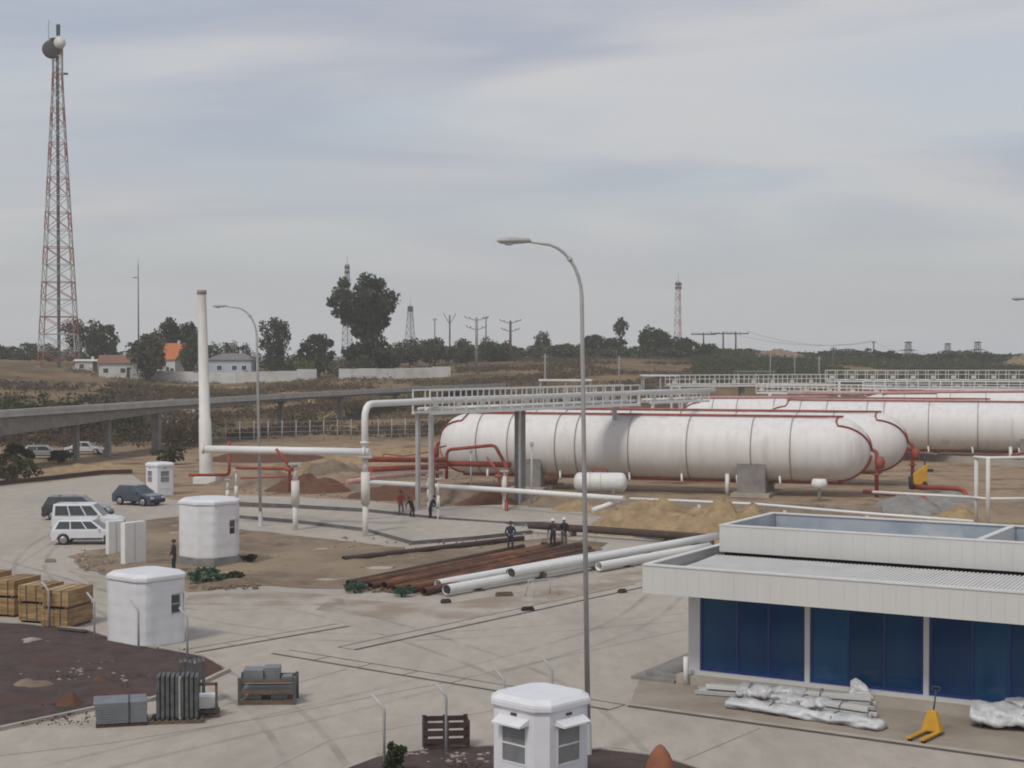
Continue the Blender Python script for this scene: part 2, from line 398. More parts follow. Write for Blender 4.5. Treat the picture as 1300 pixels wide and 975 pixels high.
yard = structure(sheet('concrete_yard', [(-700, 2400), (-700, 640), (0, 618), (60, 612), (130, 604), (168, 603), (188, 618), (214, 634), (300, 645), (470, 662),
    (640, 662), (760, 668), (905, 690), (1000, 702), (1400, 760), (2000, 900), (2000, 2400)], .012, 'concrete'))
def mound(name, pts, z, m, amp=.12, cuts=3, fr=.5, kind='structure', label=None):
    """soil patch with an outline on the ground and a lumpy top"""
    o = sheet(name, pts, z, m); b = bmesh.new(); b.from_mesh(o.data)
    for _ in range(cuts):
        bmesh.ops.subdivide_edges(b, edges=b.edges, cuts=1, use_grid_fill=True)
        bmesh.ops.triangulate(b, faces=b.faces)
    bd = [e.verts[0].co.copy().lerp(e.verts[1].co, .5) for e in b.edges if e.is_boundary]
    for v in b.verts:
        if v.is_boundary:
            n = noise.noise(Vector((v.co.x * .8, v.co.y * .8, 5))) * .25
            v.co.x += n; v.co.y += n * 1.4; continue
        d = min((v.co - q).length for q in bd); k = min(1, d / 1.2)
        v.co.z += k * amp * (.6 + 1.3 * noise.noise(v.co * fr) + .5 * noise.noise(v.co * fr * 3.1))
    for f in b.faces: f.smooth = True
    b.to_mesh(o.data); b.free(); o['kind'] = kind
    return o
mound('soil_island', [(88, 707), (112, 700), (150, 694), (158, 664), (226, 656), (302, 672), (463, 690), (522, 698), (600, 697), (650, 688), (700, 683),
    (770, 690), (760, 702), (665, 722), (562, 756), (440, 749), (330, 744), (240, 752), (180, 738), (108, 725)], .03, 'dirt', .16, 4)
bedA = [(-500, 800), (-150, 795), (0, 793), (110, 803), (152, 817), (262, 838), (288, 853), (250, 871), (190, 890), (130, 899), (0, 927), (-200, 965), (-500, 1000)]
mound('gravel_bed', bedA, .10, 'red_gravel', .10, 4)
bedB = [(300, 1060), (430, 985), (480, 966), (540, 957), (620, 952), (700, 953), (770, 957), (840, 965), (900, 985), (960, 1060), (960, 1250), (300, 1250)]
mound('gravel_bed', bedB, .10, 'red_gravel', .10, 4)
structure(sheet('pavement', [(800, 893), (812, 862), (880, 846), (1300, 903), (1500, 935), (1500, 1000), (1300, 961)], .016, 'concrete_tan'))

def kerb(name, pts, wd=.14, h=.13, m='concrete', closed=False, seg=1.0):
    """kerb of separate stones along a line"""
    root = bpy.data.objects.new(name, None); COL.objects.link(root); root['kind'] = 'structure'
    q = [G(*p) for p in pts]; base = None
    for a, b in zip(q, q[1:]):
        L = (b - a).length; k = max(1, round(L / seg)); d = (b - a) / k; ang = math.atan2(d.y, d.x)
        for i in range(k):
            if base is None: base = MB().box((0, 0, 0), (1, 1, 1)).mesh('kerb_stone', m)
            c = a + d * (i + .5)
            part('kerb_stone', base, root, (c.x, c.y, h / 2 + .004), (0, 0, ang), (d.length - .012, wd, h))
    return root
kerb('kerb', [(-150, 794), (0, 792), (110, 802), (152, 816), (262, 837), (290, 853), (250, 872), (190, 891), (130, 900), (0, 928), (-150, 955)])
kerb('kerb', [(380, 1010), (430, 984), (480, 965), (540, 956), (620, 951), (700, 952), (770, 956), (840, 964), (900, 984)])
kerb('kerb', [(-100, 623), (0, 616), (60, 610), (130, 602), (168, 601)], .3, .38, 'dark_rust', seg=2.0)
# pavement kerb stones of the two raised paths are the slabs below
def slab(name, pts, z, top, side):
    o = sheet(name, pts, z, top, thick=z - .002)
    o.data.materials.append(MT[side])
    for f in o.data.polygons:
        if abs(f.normal.z) < .5: f.material_index = 1
    return structure(o)
slab('raised_path', [(296, 633), (380, 636), (463, 641), (545, 649), (640, 646), (700, 649), (770, 662), (905, 688), (905, 696), (760, 676), (690, 668), (640, 668), (560, 662), (463, 651), (380, 646), (296, 642)], .30, 'concrete', 'edge_dark')
slab('raised_path', [(298, 648), (380, 650), (470, 655), (560, 664), (640, 669), (675, 678), (600, 686), (524, 692), (463, 675), (380, 665), (298, 658)], .24, 'concrete', 'edge_dark')

# cable trenches with cover plates: two dark grooves and thin cross joints
def trench(a, b, wd, label, n):
    A, B = G(*a), G(*b); L = (B - A).length; d = (B - A).normalized(); ang = math.atan2(d.y, d.x)
    t = thing('cable_trench', label, 'trench', A, ang, 'covered cable trenches across the concrete yard')
    for s in (-1, 1):
        MB().bb(0, L, s * wd / 2 - .07, s * wd / 2 + .07, .006, .02).build('groove', 'joint_dark', t)
    k = max(2, round(L / 2.2)); me = MB().box((0, 0, 0), (L / k - .07, wd - .16, .02)).mesh('cover_plate', 'concrete')
    bk = MB().bb(0, L, -wd / 2 + .07, wd / 2 - .07, .006, .016).build('trench_bed', 'joint_dark', t)
    for i in range(k): part('cover_plate', me, t, ((i + .5) * L / k, 0, .020 + random.uniform(0, .006)))
trench((238, 828), (436, 794), .75, 'cable trench with plates leading from the wrapped booth by the crates', 0)
trench((440, 824), (816, 743), .85, 'long cable trench running alongside the white pipes', 0)
trench((356, 828), (784, 899), .85, 'cable trench leading to the lamp post from the open yard', 0)
def strip(name, pts, wd, z, m, parent):
    q = [G(*p) for p in pts]; mb = MB()
    for a, b in zip(q, q[1:]):
        d = (b - a).normalized(); n = Vector((-d.y, d.x, 0)) * wd / 2
        mb.add([(p.x, p.y, z) for p in (a - n, b - n, b + n, a + n)], [(0, 1, 2, 3)])
    return mb.build(name, m, parent)
strip('drain_slot', [(797, 897), (1300, 967), (1500, 996)], .22, .024, 'joint_dark', yard)
for pts, wd in (([(965, 925), (830, 982)], .05), ([(0, 960), (140, 944), (335, 912), (560, 868)], .05), ([(560, 868), (870, 800)], .04), ([(300, 1000), (420, 940), (640, 900)], .03),
                ([(0, 720), (90, 742), (250, 775)], .04), ([(1000, 1010), (1160, 975), (1300, 1010)], .04), ([(60, 1020), (0, 985)], .04), ([(110, 660), (50, 700), (-60, 770)], .04),
                ([(260, 905), (330, 880), (440, 850)], .05)):
    strip('expansion_joint', pts, wd, .0165, 'concrete_grey', yard)

def tyre_material(nm, col, lo, hi, amax):
    m = bpy.data.materials.new(nm); m.use_nodes = True; n = m.node_tree; p = n.nodes['Principled BSDF']; p.inputs['Base Color'].default_value = (*col, 1); p.inputs['Roughness'].default_value = .95
    g = n.nodes.new('ShaderNodeNewGeometry'); tx = n.nodes.new('ShaderNodeTexNoise'); tx.inputs['Scale'].default_value = .45; tx.inputs['Detail'].default_value = 9; n.links.new(g.outputs['Position'], tx.inputs['Vector'])
    r = n.nodes.new('ShaderNodeMapRange'); r.inputs['From Min'].default_value = lo; r.inputs['From Max'].default_value = hi; r.inputs['To Max'].default_value = amax; n.links.new(tx.outputs['Fac'], r.inputs['Value'])
    n.links.new(r.outputs[0], p.inputs['Alpha']); MT[nm] = m
tyre_material('tyre_rubber', (.13, .12, .11), .32, .75, .22); tyre_material('dust', (.36, .28, .20), .40, .70, .6)
def tyre(pts, gap=1.5, wd=.24):
    q = [G(*p) for p in pts]; ctl = []
    for i in range(len(q) - 1):
        for k in range(8):
            t_ = k / 8; p0, p1, p2, p3 = q[max(i - 1, 0)], q[i], q[i + 1], q[min(i + 2, len(q) - 1)]
            ctl.append(.5 * ((2 * p1) + (p2 - p0) * t_ + (2 * p0 - 5 * p1 + 4 * p2 - p3) * t_ ** 2 + (3 * p1 - p0 - 3 * p2 + p3) * t_ ** 3))
    ctl.append(q[-1])
    for s_ in (-gap / 2, gap / 2):
        v, f = [], []
        for i, c in enumerate(ctl):
            d = (ctl[min(i + 1, len(ctl) - 1)] - ctl[max(i - 1, 0)]).normalized(); n = Vector((-d.y, d.x, 0))
            for w2 in (-wd / 2, wd / 2): u = c + n * (s_ + w2); v.append((u.x, u.y, .0205))
        f = [(2 * i, 2 * i + 1, 2 * i + 3, 2 * i + 2) for i in range(len(ctl) - 1)]
        mb = MB(); mb.add(v, f); mb.build('tyre_mark', 'tyre_rubber', yard, fix=False)
tyre([(-60, 700), (60, 735), (240, 790), (480, 810), (800, 790), (1000, 770)]); tyre([(120, 660), (60, 690), (40, 730), (140, 800), (330, 890), (420, 1000)])
tyre([(820, 1000), (700, 880), (560, 820), (380, 770), (240, 768), (60, 720)], 1.7); tyre([(0, 1000), (200, 950), (500, 880), (780, 800), (860, 740)], 1.6)
for pts in ([(420, 760), (560, 768), (700, 745), (860, 712), (880, 722), (760, 752), (640, 785), (500, 788), (400, 775)], [(240, 756), (330, 750), (430, 756), (440, 768), (330, 770), (230, 768)],
            [(100, 728), (180, 742), (230, 756), (220, 766), (120, 745), (80, 722)]):
    o = sheet('dust_patch', pts, .0245, 'dust'); o.parent = yard

# sand heaps
def heap(name, label, cat, c, rx, ry, h, m, seed=0, n=44, rings=22, group=None, lump=.35):
    mb = MB(); vs = [(0, 0, h)]
    for i in range(1, rings + 1):
        t = i / rings
        for j in range(n):
            a = 2 * math.pi * j / n
            q = 1 + .22 * noise.noise(Vector((math.cos(a) * 1.3, math.sin(a) * 1.3, seed)))
            x, y = rx * t * q * math.cos(a), ry * t * q * math.sin(a)
            f_ = 2.4 / max(rx, .3) if rx < 1.5 else 1.1
            z = h * (1 - t * t) ** 1.25 * (1 + lump * 1.3 * noise.noise(Vector((x * f_ * .8, y * f_ * .8, seed + 4))) + .13 * noise.noise(Vector((x * f_ * 3, y * f_ * 3, seed + 8))) + .09 * noise.noise(Vector((x * f_ * 8, y * f_ * 8, seed + 8))))
            vs.append((x, y, max(-.06, z - .03)))
    fs = [(0, 1 + j, 1 + (j + 1) % n) for j in range(n)]
    for i in range(rings - 1):
        for j in range(n): fs.append((1 + i * n + j, 1 + (i + 1) * n + j, 1 + (i + 1) * n + (j + 1) % n, 1 + i * n + (j + 1) % n))
    mb.add(vs, fs, True)
    return tag(mb.build(name, m, loc=c), label, cat, group)
GRP = 'heaps of excavated sand in front of the storage tanks'
heap('sand_heap', 'long low heap of tan sand beside the end of the white pipe', 'sand heap', G(830, 672), 4.6, 5.0, 1.7, 'sand', 1, group=GRP)
heap('sand_heap', 'steep heap of tan sand rising behind the white building roof', 'sand heap', G(925, 682), 3.6, 4.0, 2.1, 'sand', 5, group=GRP)
heap('sand_heap', 'broad rough heap of sand between the two other sand heaps', 'sand heap', G(880, 676), 3.4, 4.5, 1.3, 'sand', 9, group=GRP)
heap('sand_heap', 'small peaked heap of orange sand beside the white pipe goalpost', 'sand heap', G(1215, 662), 1.6, 1.8, 1.1, 'sand', 15, group=GRP)
heap('sand_heap', 'low sand spread behind the elevated white pipe by the tank end', 'sand heap', G(500, 585), 9, 6, 1.2, 'sand', 21, group=GRP)
heap('sand_heap', 'flat pale sand spread behind the cream pipe posts', 'sand heap', G(360, 603), 9, 6, .9, 'sand', 25, group=GRP)
heap('rubble_heap', 'grey-brown earth heap below the red valve pipes', 'rubble', G(440, 618), 5.5, 5, 1.1, 'dirt', 31)
heap('gravel_heap', 'grey gravel heap beside the red pipe elbow', 'gravel heap', G(1150, 648), 3.0, 3.0, 1.0, 'concrete_grey', 33)
heap('gravel_heap', 'grey gravel heap behind the small peaked orange sand heap', 'gravel heap', G(1205, 642), 3.0, 3.0, .9, 'concrete_grey', 35)
heap('soil_heap', 'red soil lump lying beside grey strapped crate on gravel bed', 'soil heap', G(88, 893, .1), .45, .42, .34, 'red_soil', 41, 22, 12)
heap('soil_heap', 'flat pile of brown broken slabs on the dark gravel bed', 'soil heap', G(40, 872, .1), .9, .7, .24, 'dirt', 43, 18, 8, lump=.9)
heap('soil_heap', 'small orange soil lump on the dark gravel bed', 'soil heap', G(128, 864, .1), .35, .3, .18, 'red_soil', 45, 20, 10)
heap('soil_heap', 'pale stones heaped on the gravel bed before the crates', 'soil heap', G(45, 815, .1), 1.0, .7, .13, 'stone', 47, 16, 7, lump=.9)
tcone = thing('terracotta_cover', 'rust-brown pointed cover at the kerb beside the lamp post', 'cover', G(838, 992, .1))
MB().lathe([(.40, -.05), (.41, .15), (.36, .42), (.25, .70), (.12, .88), (.03, .95), (.001, .96)], 20).build('shell', 'terracotta', tcone); MB().lathe([(.44, -.05), (.44, .06), (.40, .08)], 20).build('rim', 'terracotta', tcone)

# ------------------------------------------------------------------ elevated road bridge on the left
def bridge():
    t = thing('road_bridge', 'grey elevated concrete road bridge on square columns', 'bridge')
    pts = [P(-260, 545, 112), P(0, 525, 147), P(230, 510, 183), P(400, 500, 220), P(560, 492, 264), P(640, 489, 284)]
    z = 5.5; pts = [Vector((p.x, p.y, z)) for p in pts]
    dep = [2.1, 1.75, .55, .32, .28, .28]; W = 5.0
    mb, bm_ = MB(), MB(); rows = []
    for i, p in enumerate(pts):
        d = (pts[min(i + 1, len(pts) - 1)] - pts[max(i - 1, 0)]).normalized(); n = Vector((-d.y, d.x, 0)); rows.append((p, n, d))
    for i in range(len(rows) - 1):
        (a, n, _), (b, m_, _) = rows[i], rows[i + 1]
        def quadbox(mbx, o0, o1, z0a, z0b, z1):
            mbx.add([a + n * o0 + Vector((0, 0, z0a)), b + m_ * o0 + Vector((0, 0, z0b)), b + m_ * o1 + Vector((0, 0, z0b)), a + n * o1 + Vector((0, 0, z0a)),
                     a + n * o0 + Vector((0, 0, z1)), b + m_ * o0 + Vector((0, 0, z1)), b + m_ * o1 + Vector((0, 0, z1)), a + n * o1 + Vector((0, 0, z1))],
                    [(0, 3, 2, 1), (4, 5, 6, 7), (0, 1, 5, 4), (1, 2, 6, 5), (2, 3, 7, 6), (3, 0, 4, 7)])
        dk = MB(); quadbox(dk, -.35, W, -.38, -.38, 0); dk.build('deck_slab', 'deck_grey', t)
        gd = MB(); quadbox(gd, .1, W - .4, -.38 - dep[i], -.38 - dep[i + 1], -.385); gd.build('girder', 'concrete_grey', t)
        ed = MB(); quadbox(ed, -.40, -.15, .003, .003, .30); ed.build('edge_kerb', 'deck_grey', t)
    for px, s in ((97, .55), (137, .6), (197, .85), (355, .6), (430, .55), (500, .5), (-40, .8)):
        # the column stands under the deck where the photo position meets the bridge line
        best = min(((abs(PCX + FPX * (L2(pts[i], pts[i + 1], k / 40).x + 1.2 * rows[i][1].x) / (L2(pts[i], pts[i + 1], k / 40).y) - px), L2(pts[i], pts[i + 1], k / 40), rows[i][1], rows[i][2])
                    for i in range(len(pts) - 1) for k in range(40)), key=lambda q: q[0])
        c = best[1] + best[1] * 0 + best[2] * 1.2; g0 = terr(c.x, c.y) - .3; ang = math.atan2(best[3].y, best[3].x)
        mb = MB(); mb.box((c.x, c.y, (g0 + 5.1 - .5) / 2), (s, s, 5.1 - .5 - g0), ang)
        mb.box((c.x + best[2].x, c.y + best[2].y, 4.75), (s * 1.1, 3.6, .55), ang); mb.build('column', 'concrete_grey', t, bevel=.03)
bridge()

# ------------------------------------------------------------------ storage tanks
def tank(loc, rz, label, L=35.0, rr=2.5, zc=3.6, full=True):
    t = thing('storage_tank', label, 'tank', loc, rz, 'white horizontal gas storage tanks')
    half = L / 2 - rr
    prof = [(.001, -L / 2)] + [(rr * math.sin(a), -half - rr * math.cos(a)) for a in [R(6 * k) for k in range(1, 16)]]
    for k in range(1, 8): prof.append((rr, -half + 2 * half * k / 8))
    prof += [(rr * math.cos(a), half + rr * math.sin(a)) for a in [R(6 * k) for k in range(1, 15)]] + [(.001, L / 2)]
    MB().lathe(prof, 48, 'X', (0, 0, zc)).build('shell', 'tank_white', t)
    ringm = MB().path([(0, (rr + .06) * math.cos(a), (rr + .06) * math.sin(a)) for a in [2 * math.pi * k / 40 for k in range(40)]], .038, 6, closed=True).mesh('spray_ring', 'band_dark')
    for q in (-.82, -.66, -.42, -.32, -.06, .22, .52, .70): part('spray_ring', ringm, t, (q * half / .9, 0, zc))
    for s in (-.35, .35):
        MB().pipe([(-half - .2, s, zc + rr + .10), (half + .4, s, zc + rr + .10)], .075, 8).build('top_pipe', 'red_paint' if s < 0 else 'pink_primer', t)
    MB().pipe([(-half - .3, -.85, zc - rr - .02), (half + .4, -.85, zc - rr - .02)], .10, 8).build('bottom_pipe', 'red_paint', t)
    MB().pipe([(-half - .3, .85, zc - rr - .02), (half + .4, .85, zc - rr - .02)], .10, 8).build('bottom_pipe', 'red_paint', t)
    for e in (-1, 1):                                    # spray pipes over the domed end, gathered in a red riser
        for sy in (-1, 1):
            ph = R(40); arc = [(e * half, sy * (rr + .08) * math.sin(ph * q), zc + (rr + .08) * math.cos(ph * q)) for q in (.05, .35, .7)] + [(e * (half + (rr + .08) * math.sin(a)), sy * (rr + .08) * math.cos(a) * math.sin(ph), zc + (rr + .08) * math.cos(a) * math.cos(ph)) for a in [R(4 + 9.2 * k) for k in range(10)]]
            MB().path(arc, .07, 6).build('end_spray_pipe', 'red_paint', t)
            lo = [(e * (half + (rr + .08) * math.sin(a)), sy * (rr + .08) * math.cos(a) * math.sin(R(24)), zc - (rr + .08) * math.cos(a) * math.cos(R(24))) for a in [R(3 + 8.6 * k) for k in range(10)]]
            MB().path(lo, .075, 6).build('end_lower_pipe', 'red_paint', t)
        x = e * (half + rr + .45)
        rp = MB().pipe([(x - e * .4, 0, zc + .1), (x, 0, zc - .1), (x, 0, .05)], .15, 10).build('riser', 'red_paint', t)
        mv = MB(); mv.lathe([(.02, -.5), (.30, -.42), (.36, 0), (.30, .42), (.02, .5)], 14, 'Z', (x + e * .25, 0, zc - .9)); mv.build('valve_body', 'red_paint', rp)
        fl = MB(); fl.lathe([(.02, -.05), (.32, -.05), (.32, .05), (.02, .05)], 14, 'Z', (x, 0, zc - 1.8)); fl.build('flange', 'red_paint', rp)
    for q in (-.62, .58):
        mb = MB(); n = 12; x0, x1 = q * half - 1.1, q * half + 1.1
        prof2 = [(-2.3, 0)] + [((rr + .0) * math.cos(a), zc + (rr) * math.sin(a)) for a in [R(205 + 130 * k / n) for k in range(n + 1)]] + [(2.3, 0)]
        v = [(x0, a, b) for a, b in prof2] + [(x1, a, b) for a, b in prof2]; k = len(prof2)
        mb.add(v, [tuple(range(k)), tuple(reversed(range(k, 2 * k)))] + [(i, (i + 1) % k, k + (i + 1) % k, k + i) for i in range(k)])
        sd_ = mb.build('saddle', 'concrete_grey', t)
        MB().bb(x0 - .4, x1 + .4, -2.9, 2.9, -.1, .28).build('footing', 'concrete', sd_)
    for q in (-.86, -.45, -.07, .21, .5, .72):
        mb = MB(); mb.tube((q * half, -1.7, zc - 2.0), (q * half + .1, -2.0, zc - 2.6), .09, .09, 8); mb.build('spray_nozzle', 'white_paint', t)
    mb = MB(); mb.tube((.45 * half, -1.6, .0), (.45 * half, -1.6, zc - 1.9), .18, .18, 10); mb.build('drain_pipe', 'white_paint', t)
    if full:                                             # catwalk along the crown
        mb = MB(); mb.bb(-half * .95, half * .95, -.30, .30, zc + rr + .12, zc + rr + .18); mb.build('catwalk', 'pink_primer', t)
    return t
AX = Vector((33.5, -11, 0)).normalized(); TRZ = math.atan2(AX.y, AX.x); PERP = Vector((-AX.y, AX.x, 0))
def tank_from_right(px, d, label, L=35.0, **k):
    tip = Vector(((px - PCX) / FPX * d, d, 0)); tank(tip - AX * (L / 2), TRZ, label, L, **k)
def tank_from_left(px, d, label, L=35.0, **k):
    tip = Vector(((px - PCX) / FPX * d, d, 0)); tank(tip + AX * (L / 2), TRZ, label, L, **k)
tank_from_right(1106, 121, 'long white gas tank behind the small white vessel, all of its flank open to view', 35.2)
tank_from_right(1152, 131.5, 'white gas tank whose domed end stands beside the yellow machine', 36)
tank_from_left(972, 168, 'white gas tank with its flank behind the white pipe goalpost', 36)
tank_from_left(866, 181, 'white gas tank with only its domed end showing above the tank row', 36)
tank_from_left(1085, 212, 'white gas tank whose crown shows below the pipe rack railing', 36)
tank_from_left(1160, 226, 'farthest white gas tank of the row, next to the far pipe rack', 36)

# concrete bund kerbs under the tanks
def wall_run(name, label, cat, pts, h, wd, m, zf=None, piece='wall_panel', seg=3.0, group=None, zfun=None):
    t = thing(name, label, cat, (0, 0, 0), 0, group)
    for a, b in zip(pts, pts[1:]):
        a, b = Vector(a), Vector(b); L = (b - a).length; k = max(1, round(L / seg)); d = (b - a) / k; ang = math.atan2(d.y, d.x)
        me = MB().box((0, 0, 0), (Vector((d.x, d.y, 0)).length - .03, wd, h)).mesh(piece, m)
        for i in range(k):
            c = a + d * (i + .5); z = (zfun(c.x, c.y) if zfun else 0)
            part(piece, me, t, (c.x, c.y, z + h / 2 - .05), (0, 0, ang))
    return t
wall_run('bund_wall', 'low pale concrete bund wall under the long tank flank', 'wall', [G(640, 634), G(1120, 652)], .55, .25, 'concrete_tan', seg=4)
wall_run('bund_wall', 'low pale concrete bund wall under the tank behind the goalpost', 'wall', [G(1150, 582), G(1340, 596)], .7, .25, 'concrete', seg=4)
wall_run('bund_wall', 'low earth-stained concrete wall by the left end of the tank row', 'wall', [G(470, 603), G(640, 607)], .6, .25, 'concrete_tan', seg=4)

# small white pressure vessel
def vessel():
    c = G(762, 637); t = thing('pressure_vessel', 'small white pressure vessel with red pipe bow in front of the tank', 'vessel', c, R(-6))
    L, r, z = 4.0, .74, 1.45; h = L / 2 - r * .6
    prof = [(.001, -L / 2)] + [(r * math.sin(a), -h - r * .6 * math.cos(a)) for a in [R(15 * k) for k in range(1, 7)]] + [(r * math.cos(a), h + r * .6 * math.sin(a)) for a in [R(15 * k) for k in range(0, 6)]] + [(.001, L / 2)]
    MB().lathe(prof, 28, 'X', (0, 0, z)).build('shell', 'white_paint', t)
    for x in (-1, 1): MB().bb(x - .12, x + .12, -.6, .6, 0, z - .45).build('saddle', 'concrete_grey', t)
    MB().pipe([(-.55, 0, z + r - .05), (-.55, 0, z + r + .28), (.55, 0, z + r + .28), (.55, 0, z + r - .05)], .06, 8, .15).build('pipe_bow', 'red_paint', t)
    ring = MB().path([(0, (r + .02) * math.cos(a), (r + .02) * math.sin(a)) for a in [2 * math.pi * k / 24 for k in range(24)]], .03, 6, closed=True).mesh('band', 'cream_paint')
    for x in (-.75, 0.05): part('band', ring, t, (x, 0, z))
vessel()

# ------------------------------------------------------------------ pipe racks and pipework
def add_pipe(name, label, pts, r, m, group=None, n=12, fil=None, flanges=()):
    t = thing(name, label, 'pipe', (pts[0][0], pts[0][1], 0), 0, group); o = Vector((pts[0][0], pts[0][1], 0))
    MB().pipe([Vector(p) - o for p in pts], r, n, fil).build('pipe_run', m, t)
    for (p, d) in flanges:
        p = Vector(p) - o; d = Vector(d).normalized()
        MB().tube(p - d * .06, p + d * .06, r * 1.35, None, n).build('flange', m, t)
    return t
# big white process pipe: along the posts, up at an elbow and off along the gantry
pA, pB = P(258, 570, 101), P(462, 574, 97)
add_pipe('process_pipe', 'thick white pipe lying along the cream posts with a capped end', [pA, pB + Vector((.35, 0, 0))], .235, 'white_paint', None, 16,
         flanges=[(pB, (1, 0, 0)), (pA, (1, 0, 0))])
up0 = P(463, 572, 98.2); up1 = P(463, 513, 98.2); g0 = P(552, 509, 108); g1 = P(906, 495, 139)
add_pipe('process_pipe', 'white pipe rising to an elbow and running on along the gantry', [(up0.x, up0.y, up0.z - .4), up1, g0, g1], .215, 'white_paint', None, 14, 1.0,
         flanges=[((up0.x, up0.y, up0.z + .5), (0, 0, 1))])
def cpost(label, px, pyb, ztop, r, red=False, zmid=None):
    b = G(px, pyb); t = thing('pipe_post', label, 'post', b, 0, 'cream pipe support posts')
    zm = zmid or ztop * .62
    MB().tube((0, 0, -.1), (0, 0, zm * .5), r * .66, None, 14).build('lower_tube', 'cream_paint', t)
    MB().tube((0, 0, zm * .5), (0, 0, zm), r, None, 14).build('sleeve', 'cream_paint', t)
    MB().tube((0, 0, zm), (0, 0, ztop), r * .6, None, 14).build('upper_tube', 'cream_paint', t)
    MB().box((0, 0, ztop + .05), (r * 3, r * 3, .1)).build('saddle_plate', 'galv', t)
    if red:
        MB().pipe([(-1.2, 0, ztop + 1.0), (-.35, 0, ztop - .1), (-.35, 0, ztop - 1.7)], .09, 8, .3).build('red_branch', 'red_paint', t)
        MB().lathe([(.02, -.12), (.3, -.1), (.3, .1), (.02, .12)], 12, 'Z', (-.35, 0, ztop - .3)).build('valve_wheel', 'red_paint', t)
    return t
cpost('thick cream post with a bent red pipe at its head', 375, 673, 4.1, .26, True, 3.1)
cpost('tall cream post under the white pipe elbow', 464, 681, 4.75, .27, False, 3.9)
cpost('slim cream post behind the round white booth, a red rail at its head', 300, 648, 2.8, .13)
cpost('short slim cream post beside the white chimney column', 289, 643, 1.9, .13)
cpost('cream post under the white pipe by the red valve', 640, 652, 2.9, .19, True, 2.6)
for lab, px, pyb, zt, r in (('narrow cream post of the pair below the gantry end, the shorter one', 544, 650, 2.55, .11), ('narrow cream post of the pair below the gantry end, the taller one', 556, 662, 2.75, .13)):
    cpost(lab, px, pyb, zt, r)
# red fire-water pipes
FW = 'red fire water pipes'
def red(label, pts, r=.11, m='red_paint', fil=None): add_pipe('fire_pipe', label, pts, r, m, FW, 10, fil)
red('red pipe bow dropping over the white pipe near the chimney column', [P(291, 560, 102), P(291, 603, 102), P(240, 603, 102.5)], .10)
red('dark red rail pipe between the slim and the thick cream posts', [P(300, 594, 104), P(372, 595, 101)], .11)
red('thin red rail pipe below the dark red rail by the cream posts', [P(306, 607, 106), P(372, 605, 102)], .06)
red('upper red pipe of three leading from the tall cream post to the tank end', [P(464, 583, 104), P(566, 584, 118)], .20)
red('middle red pipe of three leading from the tall cream post to the tank end', [P(470, 596, 104), P(566, 592, 118)], .19)
red('lowest red pipe of three, with pale pink sleeve, by the tall cream post', [P(440, 612, 101), P(478, 606, 103), P(560, 600, 116)], .16, 'pink_primer')
red('red pipe bow standing before the rounded tank end', [P(567, 608, 119), P(567, 571, 119), P(628, 565, 116), P(643, 592, 113), P(643, 655, 107)], .13, fil=.5)
red('thick red header under the rounded tank end', [P(556, 588, 120), P(648, 590, 117)], .22)
red('red pipe from the tank riser to an elbow by the gravel heap', [P(1097, 624, 119), P(1160, 630, 113), P(1176, 632, 111), P(1176, 652, 110)], .17, fil=1.0)
red('long red pipe behind the gravel heaps ending in a bend', [P(1156, 618, 129), P(1215, 620, 124), P(1226, 624, 122), P(1226, 640, 121)], .19, fil=1.0)
red('red pipe bow on the tank beside the goalpost at the frame', [P(1284, 578, 140), P(1310, 572, 140), P(1330, 580, 140)], .12)
red('thin red swing arm pipe before the sand by the gantry legs', [P(486, 583, 120), P(487, 576, 120), P(512, 579, 120), P(545, 574, 120)], .05)
red('thin red pipe along the soil below the tall cream post', [P(418, 616, 104), P(462, 612, 104)], .05)
red('thin red pipe rising at the gantry leg before the tank end', [P(551, 640, 108), P(551, 570, 108), P(566, 566, 112)], .06, fil=.3)
# long white pipe at knee height
LW = [P(470, 611, 118), P(640, 621, 112), P(792, 632, 103), P(960, 640, 97)]
LW = [G(470, 612, 1.7), G(640, 622, 1.7), G(792, 633, 1.7)]
add_pipe('process_pipe', 'long straight white pipe crossing in front of the small vessel', LW, .17, 'white_paint', None, 12)
add_pipe('process_pipe', 'short white pipe turning down towards the sand heap', [G(792, 634, 1.55), G(752, 648, .9)], .17, 'white_paint', None, 12)
RL = [G(800, 633, 1.6), G(960, 640, 1.6), G(1090, 651, 1.6), G(1236, 662, 1.6)]
t = add_pipe('process_pipe', 'thin white pipe on low stands behind the white building', RL, .09, 'white_paint', None, 10)
for px, py in ((886, 656), (994, 668), (1100, 678), (1180, 690)):
    b = G(px, py); b0 = Vector((RL[0].x, RL[0].y, 0))
    k = min((((G(800 + i * 4.36, 633 + (662 - 633) * (i / 100), 1.6)) for i in range(101))), key=lambda q: abs(q.x / q.y - b.x / b.y))
    MB().bb(-.09, .09, -.09, .09, 0, 1.5).build('stand', 'white_paint', t, loc=(k.x - b0.x, k.y - b0.y, 0))
